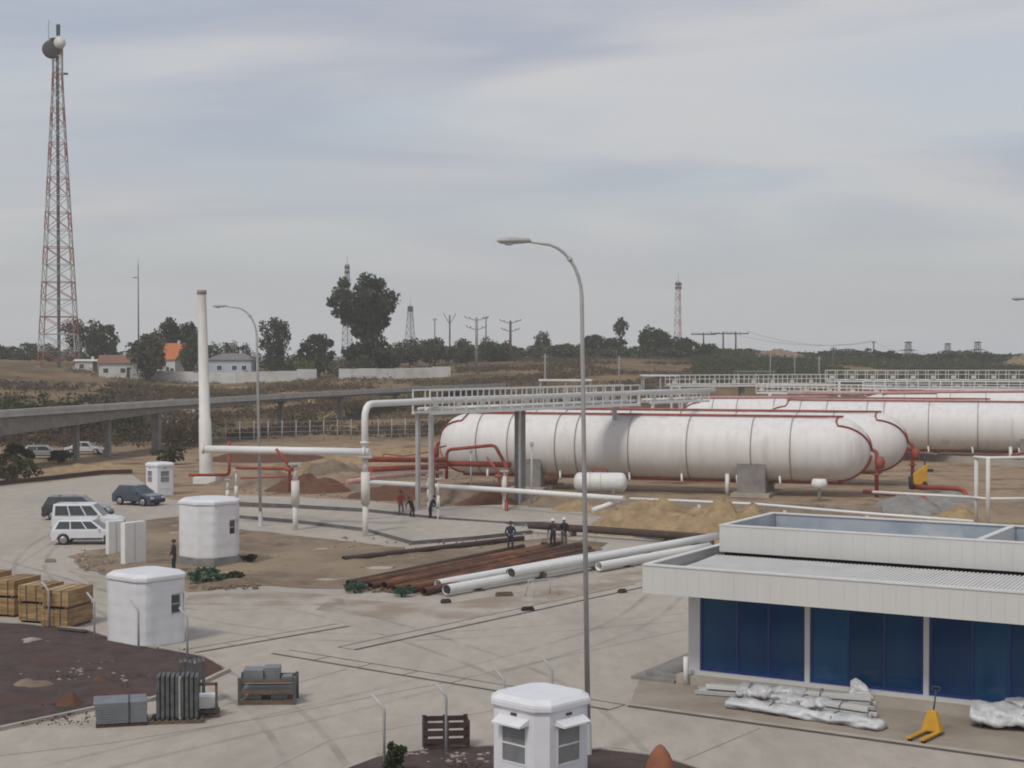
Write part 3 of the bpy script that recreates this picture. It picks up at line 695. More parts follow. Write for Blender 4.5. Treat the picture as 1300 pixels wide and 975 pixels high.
# goalpost of white pipes on the right
def goalpost():
    a, b = G(1239, 672), G(1254, 674); t = thing('pipe_goalpost', 'white pipe goalpost of two uprights joined at the top', 'pipe frame', a)
    d = b - a; H = 4.55
    MB().tube((0, 0, -.05), (0, 0, H), .13, None, 12).build('upright', 'cream_paint', t)
    MB().tube((d.x, d.y, -.05), (d.x, d.y, H), .13, None, 12).build('upright', 'cream_paint', t)
    MB().pipe([(-.15, 0, H), (d.x + .1, d.y, H), (d.x + 5, d.y + .6, H + .05)], .10, 10).build('cross_pipe', 'white_paint', t)
    MB().pipe([(-.2, 0, H * .44), (d.x, d.y + .02, H * .44), (d.x + 5, d.y + .3, H * .44)], .09, 10).build('lower_pipe', 'white_paint', t)
    MB().pipe([(-5.6, 4, H * .44), (-.1, .15, H * .44)], .09, 10).build('lower_pipe', 'white_paint', t)
goalpost()
# yellow machine by the second tank end
def yellow_machine():
    t = thing('yellow_compressor', 'yellow machine with black fittings beside the tank end', 'machine', G(1168, 621), R(-12))
    t.scale = (.62, .8, .95)
    mb = MB(); mb.add([(-.9, -.5, .4), (.9, -.5, .4), (.9, .5, .4), (-.9, .5, .4), (-.9, -.5, 1.3), (.9, -.5, 2.2), (.9, .5, 2.2), (-.9, .5, 1.3)],
                      [(0, 3, 2, 1), (4, 5, 6, 7), (0, 1, 5, 4), (1, 2, 6, 5), (2, 3, 7, 6), (3, 0, 4, 7)]); mb.build('housing', 'yellow_paint', t, bevel=.06)
    MB().bb(-1.5, -.92, -.35, .35, .5, 1.1).build('engine_block', 'dark_metal', t, bevel=.05)
    MB().tube((.6, 0, 2.1), (.6, 0, 2.9), .09, None, 10).build('exhaust', 'dark_metal', t)
    for x in (-1.1, .6):
        for y in (-.55, .55): MB().lathe([(.02, -.1), (.36, -.1), (.36, .1), (.02, .1)], 16, 'Y', (x, y, .36)).build('wheel', 'rubber', t)
    MB().bb(.95, 1.7, -.2, .2, 1.5, 1.75).build('arm', 'dark_metal', t)
yellow_machine()
# gantry with white railing panels
def gantry(name, label, a, b, z0, z1, posts, cat='pipe rack', wd=1.6, step=1.25, legs=(), zf=None):
    a, b = Vector(a), Vector(b); L = (b - a).length; ang = math.atan2((b - a).y, (b - a).x)
    t = thing(name, label, cat, (a.x, a.y, 0), ang)
    for y in (0, wd):
        MB().bb(0, L, y - .10, y + .10, z0, z0 + .20).build('beam', 'white_paint', t)
        MB().bb(0, L, y - .05, y + .05, z1 - .10, z1).build('top_rail', 'white_paint', t)
        MB().bb(0, L, y - .04, y + .04, L2(z0, z1, .62), L2(z0, z1, .62) + .07).build('middle_rail', 'white_paint', t)
    MB().bb(0, L, .13, wd - .13, z0 + .1, z0 + .16).build('deck', 'galv', t)
    k = max(2, round(L / step)); me = MB().box((0, 0, 0), (.08, .07, z1 - z0 - .32)).mesh('railing_post', 'white_paint')
    mg = MB().box((0, 0, 0), (step * .42, .05, (z1 - z0) * .26)).mesh('junction_plate', 'cream_paint')
    for i in range(k + 1):
        for y in (0, wd): part('railing_post', me, t, (i * L / k, y, (z0 + z1) / 2 + .05))
        if i < k and i % 2 == 0: part('junction_plate', mg, t, ((i + .5) * L / k, .07, L2(z0, z1, .42)))
    for x, r, m_, yy in legs:
        c = t.matrix_basis @ Vector((x, yy, 0)) if False else None
        MB().bb(x - r, x + r, yy - r, yy + r, -.2, z0).build('leg', m_, t)
    for y in (.4, 1.1):
        MB().tube((0, y, z0 + .38), (L, y, z0 + .38), .11, None, 8).build('rack_pipe', 'cream_paint' if y > .75 else 'white_paint', t)
    return t
ga, gb = P(546, 500, 107), P(812, 497, 126)
gantry('pipe_gantry', 'white railed pipe gantry crossing before the left end of the long tank', ga, gb, 6.9, 8.6, None,
       legs=[(.1, .13, 'galv', 0), (.5, .13, 'galv', 1.6), (10.6, .29, 'concrete_grey', .8), (9.6, .07, 'galv', 0), (23.5, .13, 'galv', 1.6)])
gantry('pipe_gantry', 'white railed pipe rack behind the tanks with square panels', P(850, 490, 232), P(1060, 490, 240), 6.2, 8.0, None, step=1.6,
       legs=[(.3, .12, 'white_paint', 0), (1.6, .12, 'white_paint', 0), (12, .35, 'concrete_grey', .8), (22, .2, 'white_paint', .8)])
gantry('pipe_gantry', 'far white railed pipe rack reaching past the electricity pylons', P(1050, 484, 262), P(1345, 480, 262), 6.4, 8.4, None, step=1.7,
       legs=[(2, .2, 'white_paint', 0), (12, .2, 'white_paint', .8), (24, .2, 'white_paint', .8), (36, .2, 'white_paint', .8)])
gantry('pipe_gantry', 'short white pipe rack with red primer pipes between the tank rows', P(960, 494, 205), P(1120, 494, 196), 5.9, 7.2, None, step=1.5,
       legs=[(2, .2, 'white_paint', 0), (14, .2, 'white_paint', .8)])
gantry('pipe_gantry', 'white pipe rack running between the long tank and the tank behind the goalpost', P(826, 500, 150), P(900, 499, 156), 6.3, 7.6, None, step=1.3, legs=[(.3, .12, 'white_paint', 0), (4.5, .12, 'white_paint', 0)])
gantry('pipe_gantry', 'pale pipe rack above the crown of the tank below the pylons', P(1095, 492, 222), P(1340, 491, 214), 6.1, 7.3, None, step=1.5, legs=[(3, .16, 'white_paint', 0), (13, .16, 'white_paint', .8), (23, .16, 'white_paint', .8)])
for i_, (p0, p1, q_) in enumerate(((860, 505, 172), (1000, 500, 200), (1120, 498, 205))):
    add_pipe('process_pipe', ('pink primed pipe on the rack left of the tank crowns', 'pink primed pipe above the middle tank crowns', 'pink primed pipe leading towards the far tanks')[i_], [P(p0, p1, q_), P(p0 + 190, p1 - 1, q_ - 6)], .16, 'pink_primer', None, 8)
# round concrete pump base and valve stands under the tank
def valve_stand(label, px, py, h, m='rust'):
    t = thing('valve_stand', label, 'valve', G(px, py), 0, 'valve stands under the long tank')
    MB().tube((0, 0, 0), (0, 0, h), .12, None, 10).build('stem', 'galv', t)
    MB().lathe([(.02, -.4), (.5, -.35), (.62, 0), (.5, .35), (.02, .4)], 16, 'Z', (0, 0, h)).build('valve_body', m, t)
    MB().lathe([(.02, -.03), (.3, -.03), (.3, .03), (.02, .03)], 14, 'Z', (0, 0, h + .6)).build('hand_wheel', 'red_paint', t)
valve_stand('round rust-brown valve on a stem left of the small vessel', 699, 628, 1.2)
valve_stand('round white valve on a stem near the tank saddle', 1040, 636, 1.3, 'white_paint')
def lampstub(label, px, py, h):
    t = thing('light_post', label, 'post', G(px, py), 0, 'thin grey light posts by the tank'); MB().tube((0, 0, 0), (0, 0, h), .085, .07, 8).build('pole', 'galv', t)
    MB().box((0, 0, h + .12), (.3, .25, .25)).build('floodlight', 'galv', t, bevel=.03)
lampstub('thin grey light post with box head before the tank', 675, 648, 4.6)
lampstub('short light post with yellow-grey box head by the tank end', 598, 625, 3.2)

# white chimney column
def chimney():
    b = G(262, 613); top = 16.6; t = thing('chimney_column', 'tall white tapered column with a flat cap', 'column', b)
    MB().lathe([(.60, -.2), (.57, 1.5), (.52, 5.5), (.48, 5.52), (.37, top - .4)], 20).build('shaft', 'cream_paint', t)
    MB().lathe([(.02, top - .45), (.41, top - .45), (.41, top - .1), (.02, top - .1)], 20).build('cap', 'concrete_pole', t)
    MB().bb(-.95, .95, -.95, .95, -.1, .55).build('plinth', 'white_paint', t)
    t.rotation_euler = (0, R(-1.2), 0)
chimney()

# ------------------------------------------------------------------ street lamps
def street_lamp(label, base, H, arm, yaw, lean=0.0, r=.125, bend=2.2):
    t = thing('street_lamp', label, 'street lamp', base, yaw, 'tall curved street lamps')
    t.rotation_euler = (0, lean, yaw)
    pts = [Vector((0, 0, -.1)), Vector((0, 0, H - bend))]
    for k in range(1, 9):
        a = R(90) * k / 8; pts.append(Vector((arm * .72 * (1 - math.cos(a)), 0, H - bend + bend * .97 * math.sin(a))))
    pts.append(Vector((arm, 0, H + .02)))
    rs = [r, r * .72] + [r * .66 - r * .022 * k for k in range(1, 9)] + [r * .42]
    MB().path(pts, rs, 12).build('pole', 'galv', t)
    MB().lathe([(r * 1.7, -.1), (r * 1.7, .02), (r * 1.3, .06), (r * 1.25, .9), (r, .95)], 14).build('base_sleeve', 'galv', t)
    h = MB(); n = 14
    prof = [(.02, 0), (.10, .05), (.13, .25), (.16, .55), (.13, .82), (.03, .93)]
    vs, fs = [], []
    for (q, x) in prof:
        for j in range(n):
            a = 2 * math.pi * j / n; vs.append((arm - .1 + x, q * 1.15 * math.cos(a), H + .04 + q * .62 * math.sin(a)))
    for i in range(len(prof) - 1):
        for j in range(n): fs.append((i * n + j, i * n + (j + 1) % n, (i + 1) * n + (j + 1) % n, (i + 1) * n + j))
    h.add(vs, fs, True); hd = h.build('lamp_head', 'galv', t)
    MB().lathe([(.001, -.075), (.10, -.06), (.13, .0), (.10, .02), (.001, .02)], 14, 'Z', (arm + .5, 0, H - .02)).build('lens', 'lamp_clear', hd)
    d_ = (pts[6] - pts[5]).normalized(); MB().tube(pts[5] - d_ * .05, pts[5] + d_ * .05, r * .85, None, 10).build('clamp', 'galv', t)
street_lamp('tall curved grey street lamp standing beside the guard booth with hoods', G(747, 962), 14.05, 1.48, math.pi + R(10), R(.9), .078, 1.5)
street_lamp('tall curved grey street lamp standing beside the white chimney column', G(331, 668), 14.1, 1.95, math.pi, R(1.0), .11, 2.0)
street_lamp('tall curved grey street lamp with its arm over the tank yard, beyond the building', G(1333, 690), 14.2, 1.5, math.pi, 0, .125)

# ------------------------------------------------------------------ control building
def building():
    o = Vector((4.26, 51.3, 0)); rz = math.atan2(-6.1, 10.4)
    t = thing('control_building', 'white flat-roofed building with dark blue windows and deep fascia', 'building', o, rz)
    L, D = 26.0, 11.0; z0, z1 = 3.22, 4.12
    # fascia of cladding panels
    k = 65; me = MB().box((0, 0, 0), (L / k - .003, .10, z1 - z0)).mesh('fascia_panel', 'clad_white')
    MB().bb(.06, L - .06, .02, .12, z0 + .01, z1 - .01).build('fascia_backing', 'clad_white', t)
    for i in range(k):
        part('fascia_panel', me, t, ((i + .5) * L / k, .05, (z0 + z1) / 2))
        part('fascia_panel', me, t, ((i + .5) * L / k, D - .05, (z0 + z1) / 2))
    k = 11; me = MB().box((0, 0, 0), (.10, D / k - .03, z1 - z0)).mesh('fascia_panel', 'clad_white')
    for i in range(k):
        part('fascia_panel', me, t, (.05, .13 + (i + .5) * (D - .26) / k, (z0 + z1) / 2)); part('fascia_panel', me, t, (L - .05, .13 + (i + .5) * (D - .26) / k, (z0 + z1) / 2))
    MB().bb(.0, L, -.03, .22, z1 + .003, z1 + .05).build('fascia_capping', 'roof_white', t)
    MB().bb(-.03, .22, .225, D, z1 + .003, z1 + .05).build('fascia_capping', 'roof_white', t)
    MB().bb(.12, L - .12, .12, D - .12, z0 + .02, z0 + .12).build('soffit', 'clad_white', t)
    # dark roof void and corrugated lower roof
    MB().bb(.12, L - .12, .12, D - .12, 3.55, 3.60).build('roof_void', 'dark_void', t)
    MB().bb(.22, .62, .3, D - .3, 3.62, 3.80).build('gutter', 'galv', t)
    k = 24; pw = (L - 1.2) / k; sm_ = MB(); nr = 8
    v, f = [], []
    for j in range(nr + 1):
        x = j * pw / nr
        for (dx_, dz) in ((0, 0), (pw / nr * .30, 0), (pw / nr * .42, .055), (pw / nr * .88, .055)):
            if j == nr and dx_ > 0: continue
            v += [(x + dx_, .26, 3.86 + dz), (x + dx_, 4.15, 4.02 + dz)]
    for i in range(len(v) // 2 - 1): f.append((2 * i, 2 * i + 2, 2 * i + 3, 2 * i + 1))
    sm_.add(v, f); me = sm_.mesh('roof_sheet', 'roof_white', False)
    for i in range(k): part('roof_sheet', me, t, (.8 + i * pw, 0, .004 * (i % 2)))
    # upper parapet box
    u0, v0, v1, zt = .75, 4.62, 9.7, 5.02; zb = 4.12
    k = 60; UL = L - 1.2 - u0; me = MB().box((0, 0, 0), (UL / k - .003, .16, zt - zb)).mesh('parapet_panel', 'clad_white')
    for yy in (v0 + .012, v1 - .148): MB().bb(u0 + .05, u0 + UL - .05, yy, yy + .136, zb + .01, zt - .01).build('parapet_backing', 'clad_white', t)
    MB().bb(u0 + .18, u0 + UL - .18, v1 - .185, v1 - .163, 4.47, zt - .01).build('inner_lining', 'roof_blue', t); MB().bb(u0 + .163, u0 + .183, v0 + .2, v1 - .2, 4.47, zt - .01).build('inner_lining', 'roof_blue', t)
    up = MB().bb(u0 + .17, u0 + UL - .17, v0 + .17, v1 - .17, 4.40, 4.46).build('upper_roof', 'roof_blue', t)
    for i in range(k):
        part('parapet_panel', me, t, (u0 + (i + .5) * UL / k, v0 + .08, (zt + zb) / 2)); part('parapet_panel', me, t, (u0 + (i + .5) * UL / k, v1 - .08, (zt + zb) / 2))
    k = 5; dl = v1 - v0 - .34; me = MB().box((0, 0, 0), (.16, dl / k - .012, zt - zb)).mesh('parapet_panel', 'clad_white')
    for i in range(k):
        for x in (u0 + .08, u0 + UL - .08, u0 + 8.9): part('parapet_panel', me, t, (x, v0 + .17 + (i + .5) * dl / k, (zt + zb) / 2))
    for yy in (v0, v1 - .22): MB().bb(u0 - .02, u0 + UL + .02, yy - .02, yy + .24, zt + .003, zt + .045).build('parapet_capping', 'roof_white', up)
    for x in (u0 - .02, u0 + 8.8, u0 + UL - .2): MB().bb(x, x + .22, v0 + .225, v1 - .245, zt + .003, zt + .045).build('parapet_capping', 'roof_white', up)
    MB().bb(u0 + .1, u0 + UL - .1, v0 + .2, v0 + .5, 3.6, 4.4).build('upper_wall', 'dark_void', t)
    # walls, pillars and glazing
    g = 2.1
    MB().bb(.70, 1.12, g, D - .6, .42, z0 + .02).build('end_wall', 'clad_white', t)
    MB().bb(1.12, L - .8, D - .9, D - .6, .42, z0 + .02).build('back_wall', 'clad_white', t)
    MB().bb(L - 1.1, L - .8, g, D - .9, .42, z0 + .02).build('end_wall', 'clad_white', t)
    MB().bb(1.3, L - 1.2, g + 1.4, g + 1.5, .42, z0).build('inner_partition', 'glass_blue', t)
    MB().bb(.45, L - .5, g - .45, D - .4, -.05, .30).build('plinth', 'concrete', t)
    MB().bb(.60, L - .7, g - .12, D - .5, .30, .43).build('sill', 'clad_white', t)
    bay, pil = 3.85, .17; x = 1.12; i = 0
    while x + bay < L - 1.0:
        wd = MB().bb(x, x + bay - pil, g + .02, g + .10, .43, .53).build('window', 'mullion_blue', t); MB().bb(x, x + bay - pil, g + .02, g + .10, z0 - .12, z0 + .015).build('head_rail', 'mullion_blue', wd)
        cuts = [0, .36, .66, 1] if i % 2 == 0 else [0, .34, .66, 1]; W = bay - pil
        for a, b in zip(cuts, cuts[1:]):
            MB().bb(x + a * W + .04, x + b * W - .04, g + .05, g + .07, .53, z0 - .12).build('pane', 'glass_blue_%d' % random.choice((0, 0, 1, 2)), wd)
        for a in cuts: MB().bb(x + a * W - .04 + (.04 if a == 0 else -.04 if a == 1 else 0), x + a * W + .04 + (.04 if a == 0 else -.04 if a == 1 else 0), g + .015, g + .105, .53, z0 - .12).build('mullion', 'mullion_blue', wd)
        MB().bb(x + bay - pil, x + bay, g - .05, g + .16, .43, z0 + .02).build('pillar', 'clad_white', t)
        x += bay; i += 1
    for s in range(3):
        MB().bb(-1.15 + .42 * s, .448, 1.5 + .3 * s, D - 2, -.02 if s == 0 else .115 * s + .003, .115 * (s + 1)).build('step', 'concrete_grey', t)
    MB().tube((.86, 1.55, .02), (.86, 1.55, .95), .09, None, 10).build('downpipe', 'white_paint', t)
building()

# ------------------------------------------------------------------ guard booths
def oct_poly(w_, c):
    h = w_ / 2
    return [(h, -h + c), (h, h - c), (h - c, h), (-h + c, h), (-h, h - c), (-h, -h + c), (-h + c, -h), (h - c, -h)]
def booth(label, loc, rz, W=1.95, H=2.6, ch=.3, wrapped=False, plinth=0.0, windows=('front', 'right'), hood=True, roofh=.28):
    t = thing('guard_booth', label, 'booth', loc, rz, 'white prefabricated guard booths'); z = plinth
    if plinth: MB().prism(oct_poly(W * 1.04, ch), -.05, plinth).build('plinth', 'concrete_grey', t)
    m = 'wrap' if wrapped else 'fibreglass'; h1 = z + H - roofh
    def wall_with_hole(side):                                  # one flat wall of the shell with its window opening
        hw, wt = W / 2 - ch, .06
        x0, x1 = (-hw * .62, hw * .62); zz0, zz1 = (z + 1.0, z + 1.95) if not wrapped else (z + 1.15, z + 1.9)
        if wrapped: x0, x1 = hw * .25, hw * .85
        mb = MB()
        if side in windows:
            mb.bb(-hw, x0, -W / 2, -W / 2 + wt, z, h1); mb.bb(x1, hw, -W / 2, -W / 2 + wt, z, h1)
            mb.bb(x0, x1, -W / 2, -W / 2 + wt, z, zz0); mb.bb(x0, x1, -W / 2, -W / 2 + wt, zz1, h1)
        else: mb.bb(-hw, hw, -W / 2, -W / 2 + wt, z, h1)
        ang = {'front': 0, 'right': R(90), 'back': R(180), 'left': R(270)}[side]
        wl = mb.build('wall', m, t); wl.rotation_euler = (0, 0, ang)
        if side in windows:
            fr = MB(); e = .04
            fr.bb(x0, x1, -W / 2 - .012, -W / 2 + .03, zz0, zz0 + e).bb(x0, x1, -W / 2 - .012, -W / 2 + .03, zz1 - e, zz1)
            fr.bb(x0, x0 + e, -W / 2 - .012, -W / 2 + .03, zz0 + e, zz1 - e).bb(x1 - e, x1, -W / 2 - .012, -W / 2 + .03, zz0 + e, zz1 - e)
            fr.bb(x0 + e, x1 - e, -W / 2 - .008, -W / 2 + .03, (zz0 + zz1) / 2 - .02, (zz0 + zz1) / 2 + .02)
            f = fr.build('window_frame', 'galv' if wrapped else 'fibreglass', wl)
            MB().bb(x0 + e, x1 - e, -W / 2 + .012, -W / 2 + .02, zz0 + e, zz1 - e).build('pane', 'glass_grey' if not wrapped else 'glass_dark', wl)
            if hood and not wrapped:
                hd = MB(); hd.add([(x0 - .08, -W / 2 - .003, zz1 + .05), (x1 + .08, -W / 2 - .003, zz1 + .05), (x1 + .08, -W / 2 - .003, zz1 + .20), (x0 - .08, -W / 2 - .003, zz1 + .20),
                        (x0 - .05, -W / 2 - .30, zz1 + .02), (x1 + .05, -W / 2 - .30, zz1 + .02), (x1 + .05, -W / 2 - .30, zz1 + .06), (x0 - .05, -W / 2 - .30, zz1 + .06)],
                       [(0, 1, 2, 3), (4, 7, 6, 5), (0, 4, 5, 1), (3, 2, 6, 7), (0, 3, 7, 4), (1, 5, 6, 2)]); hd.build('window_hood', 'fibreglass', wl)
        if not wrapped and side in windows:
            MB().bb(-.10, .10, -W / 2 - .02, -W / 2 - .002, h1 - .16, h1 - .10).build('vent_slot', 'dark_metal', wl)
            MB().bb(x0, x1, -W / 2 - .025, -W / 2 - .002, z + .55, z + .60).build('belt_rail', 'fibreglass', wl)
    for s in ('front', 'right', 'back', 'left'): wall_with_hole(s)
    q = oct_poly(W, ch); qi = oct_poly(W - .12, ch - .03)
    for i in (1, 3, 5, 7):
        a, b = q[i], q[(i + 1) % 8]; ai, bi = qi[i], qi[(i + 1) % 8]
        MB().prism([a, b, bi, ai], z, h1).build('corner_panel', m, t)
    MB().prism(oct_poly(W - .14, ch - .03), z + .02, z + .08).build('floor', 'dark_wood', t)
    rf = MB(); rf.prism(oct_poly(W + .16, ch + .06), h1 + .002, h1 + roofh * .55); rf.prism(oct_poly(W + .16, ch + .06), h1 + roofh * .55 + .001, h1 + roofh, .84)
    rf.build('roof', m, t, bevel=.03)
    if wrapped:                                                # stretch film wound round the walls, sagging between bands
        fm = MB(); n = 48; vs, fs = [], []; rows = 14
        base = oct_poly(W + .05, ch + .02); per = []
        for i in range(8):
            a, b = Vector(base[i]), Vector(base[(i + 1) % 8])
            for k in range(6): per.append(a.lerp(b, k / 6))
        for r_ in range(rows + 1):
            for j, p in enumerate(per):
                k = 1 + .012 * noise.noise(Vector((p.x * 2, p.y * 2, r_ * .9))) + .006 * math.sin(r_ * 2.1)
                vs.append((p.x * k, p.y * k, z + .03 + (h1 - z - .06) * r_ / rows))
        m_ = len(per)
        for r_ in range(rows):
            zmid = z + .03 + (h1 - z - .06) * (r_ + .5) / rows - z
            for j in range(m_):
                p = (per[j] + per[(j + 1) % m_]) / 2; hole = False
                for sd_, ang in (('front', 0), ('right', R(90)), ('back', R(180)), ('left', R(270))):
                    if sd_ in windows:
                        c, s = math.cos(-ang), math.sin(-ang); x, y = c * p.x - s * p.y, s * p.x + c * p.y
                        hw = W / 2 - ch
                        if y < -W / 2 + .08 and hw * .2 < x < hw * .9 and 1.1 < zmid < 1.95: hole = True
                if not hole: fs.append((r_ * m_ + j, r_ * m_ + (j + 1) % m_, (r_ + 1) * m_ + (j + 1) % m_, (r_ + 1) * m_ + j))
        fm.add(vs, fs, True); fm.build('stretch_film', 'wrap', t, fix=False)
    return t
b4 = P(686, 1000, 38.6); b4.z = .1
booth('clean white guard booth with window hoods beside the tall lamp post', b4, R(46), 1.88, 2.62, .26, windows=('front', 'left'))
booth('film-wrapped white guard booth between the wooden crates and the cable trench', G(186, 815), R(50), 2.25, 2.75, .26, True, windows=('front',))
booth('round-cornered film-wrapped white booth standing on a dark grey plinth', G(266, 718), R(48), 2.7, 3.0, .62, True, .55, windows=('front',))
booth('small far white guard booth behind the blue car', G(203, 628), R(40), 1.7, 2.55, .2, False, windows=('front', 'left'), hood=False)

# white panels stood on edge beside the van
def panel(label, a, b, h, lean=0):
    A, B = G(*a), G(*b); d = B - A; t = thing('white_panel', label, 'panel', A, math.atan2(d.y, d.x), 'white panels stood on edge beside the van')
    MB().bb(0, d.length, -.16, .16, .02, h).build('board', 'white_paint', t, bevel=.02)
    MB().bb(d.length * .45, d.length * .45 + .04, -.18, -.163, .1, h - .1).build('strap', 'galv', t)
    MB().bb(.1, d.length - .1, -.25, .25, -.0, .02).build('skid', 'pallet_wood', t)
panel('low white panel stood on edge at the nose of the white car', (136, 706), (156, 704), 1.9)
panel('high white panel stood on edge beside the soil island', (156, 722), (183, 718), 2.35)

# ------------------------------------------------------------------ crates and pallets
def pallet(t, w_, d, z=0.0, m='pallet_wood'):
    for y in (-d / 2 + .06, 0, d / 2 - .06): MB().bb(-w_ / 2, w_ / 2, y - .05, y + .05, z + .02, z + .10).build('pallet_bearer', m, t)
    me = MB().box((0, 0, 0), (.11, d, .025)).mesh('pallet_slat', m); k = max(3, round(w_ / .2))
    for i in range(k): part('pallet_slat', me, t, (-w_ / 2 + .055 + (w_ - .11) * i / (k - 1), 0, z + .114))
def crate(label, c, rz, w_, d, h, z):
    t = thing('wooden_crate', label, 'crate', (c.x, c.y, z), rz, 'yellow wooden crates in two tiers')
    MB().bb(-w_ / 2 + .02, w_ / 2 - .02, -d / 2 + .02, d / 2 - .02, .10, h - .02).build('box_core', 'crate_wood', t)
    k = 4; bh = (h - .12) / k; m1 = MB().box((0, 0, 0), (w_, .022, bh - .012)).mesh('plank', 'crate_wood'); m2 = MB().box((0, 0, 0), (.022, d - .05, bh - .012)).mesh('plank', 'crate_wood')
    for i in range(k):
        for s in (-1, 1):
            part('plank', m1, t, (0, s * (d / 2 - .008), .10 + (i + .5) * bh)); part('plank', m2, t, (s * (w_ / 2 - .008), 0, .10 + (i + .5) * bh))
    k = 5; m3 = MB().box((0, 0, 0), (w_ / k - .012, d, .022)).mesh('plank', 'crate_wood')
    for i in range(k): part('plank', m3, t, (-w_ / 2 + (i + .5) * w_ / k, 0, h - .009))
    for x in (-w_ / 2 + .12, w_ / 2 - .12): MB().bb(x - .03, x + .03, -d / 2 - .022, d / 2 + .022, .0, .10).build('runner', 'pallet_wood', t)
    for x in (-w_ * .18, w_ * .22): MB().bb(x - .025, x + .025, -d / 2 - .008, -d / 2 - .004, .09, h + .012).build('strap', 'dark_metal', t); MB().bb(x - .025, x + .025, -d / 2 - .008, d / 2 + .008, h + .006, h + .012).build('strap', 'dark_metal', t)
    for x in (-w_ * .5 + .05, w_ * .5 - .05):
        for s in (-1, 1): MB().bb(x - .05, x + .05, s * (d / 2 + .012) - .012, s * (d / 2 + .012) + .012, .1, h).build('batten', 'crate_wood', t)
    return t
cr = [(-14, 776, 'beside the edge of the picture of crates'), ]
def crate_stack(px, py, rz, n1, tag_):
    c = G(px, py)
    crate('lower yellow wooden crate ' + tag_, c, rz, 1.15, n1, .80, .01)
    crate('upper yellow wooden crate ' + tag_, c + Vector((random.uniform(-.04, .04), random.uniform(-.04, .04), 0)), rz + R(random.uniform(-1.5, 1.5)), 1.15, n1, .74, .812)
RZC = R(-16)
crate_stack(86, 794, RZC, 1.9, 'of the end stack closest to the wrapped booth')
crate_stack(53, 788, RZC, 1.5, 'of the stack second from the wrapped booth')
crate_stack(20, 779, RZC, 1.9, 'of the stack third from the wrapped booth')
crate_stack(-16, 772, RZC, 1.9, 'of the stack fourth from the wrapped booth')
t = thing('steel_beam', 'dark short beam lying beneath the end of the crates', 'beam', G(92, 806), R(-25)); MB().bb(-.7, .7, -.09, .09, .02, .05).bb(-.7, .7, -.02, .02, .05, .17).bb(-.7, .7, -.09, .09, .17, .20).build('profile', 'dark_metal', t)

def sheet_block():
    t = thing('sheet_stack', 'low stack of bluish-grey steel sheets strapped on a dark pallet', 'sheet stack', G(155, 918), R(14)); pallet(t, 1.5, 1.1, 0, 'dark_wood')
    n = 9
    for i in range(n):
        x = random.uniform(-.012, .012); q = 1 - .012 * i
        MB().bb(-.72 + x - .10 * i / n, .72 + x, -.55, .55, .13 + i * .068, .13 + (i + 1) * .068 - .008).build('steel_sheet', 'sheet_grey', t)
    MB().bb(.18, .23, -.565, -.552, .13, .75).bb(.18, .23, -.565, .565, .745, .752).build('strap', 'dark_metal', t)
sheet_block()
def grating_stack(label, loc, rz, n, w_, h, lean=0.0):
    t = thing('grating_stack', label, 'grating', loc, rz, 'upright grey gratings on pallets'); pallet(t, n * .14 + .3, 1.0)
    M_ = Matrix.Rotation(lean, 3, 'X')
    for i in range(n):
        x = -n * .07 + (i + .5) * .14; g = MB(); hh = h * random.uniform(.96, 1.0)
        g.bb(x - .045, x + .045, -w_ / 2, w_ / 2, .14, .20).bb(x - .045, x + .045, -w_ / 2, w_ / 2, .14 + hh - .06, .14 + hh)
        for k in range(6): y = -w_ / 2 + .03 + (w_ - .06) * k / 5; g.bb(x - .05, x + .05, y - .045, y + .045, .20, .14 + hh - .06)
        g.build('grating_panel', 'galv_dark', t)
        MB().bb(x - .012, x + .012, -w_ / 2 + .04, w_ / 2 - .04, .2, .12 + hh - .04).build('backing_sheet', 'sheet_grey', t)
    MB().bb(.05, .11, -w_ / 2 - .012, -w_ / 2 - .002, .14, .14 + h).build('strap', 'galv', t)
grating_stack('upright row of grey steel gratings strapped on a splintered pallet', G(226, 915), R(8), 9, .75, 1.28)
grating_stack('shorter leaning group of dark gratings behind the strapped row', G(244, 893), R(12), 6, .55, 1.25)
t = thing('open_pallet', 'pile of loose brown pallets beside the strapped gratings', 'pallet', G(258, 908), R(10))
pallet(t, 1.0, .9); pallet(t, .9, .9, .13); 
for x in (-.4, .4): MB().bb(x - .04, x + .04, -.4, -.32, .26, 1.05).build('upright', 'pallet_wood', t)
MB().bb(-.44, .44, -.4, -.34, .98, 1.07).build('cross_board', 'pallet_wood', t); MB().bb(-.36, .36, -.3, .3, .27, .62).build('white_box', 'white_paint', t)
t = thing('parts_crate', 'open timber frame crate with grey steel parts on top', 'crate', G(341, 891), R(3))
for z in (.02, .36, .70): MB().bb(-.82, .82, -.5, -.44, z, z + .12).build('rail', 'pallet_wood', t); MB().bb(-.82, .82, .44, .5, z, z + .12).build('rail', 'pallet_wood', t)
for x in (-.86, .86):
    for y in (-.47, .47): MB().bb(x - .05, x + .05, y - .05, y + .05, .0, .86).build('corner_post', 'galv_dark', t)
MB().bb(-.8, .8, -.42, .42, .10, .14).build('base_board', 'pallet_wood', t); MB().bb(-.8, .8, -.40, .40, .40, .46).build('shelf', 'sheet_grey', t)
for x, y, w_, d, h in ((-.45, .05, .62, .7, .30), (.12, .1, .5, .6, .36), (.6, -.1, .3, .5, .10)): MB().bb(x - w_ / 2, x + w_ / 2, y - d / 2, y + d / 2, .76, .76 + h).build('steel_part', 'sheet_grey', t)
MB().bb(-.78, .78, -.4, .4, .70, .755).build('top_board', 'galv_dark', t)
MB().bb(-.6, -.2, -.3, .2, .15, .34).build('steel_part', 'sheet_grey', t); MB().bb(.1, .6, -.3, .2, .15, .32).build('steel_part', 'sheet_grey', t)
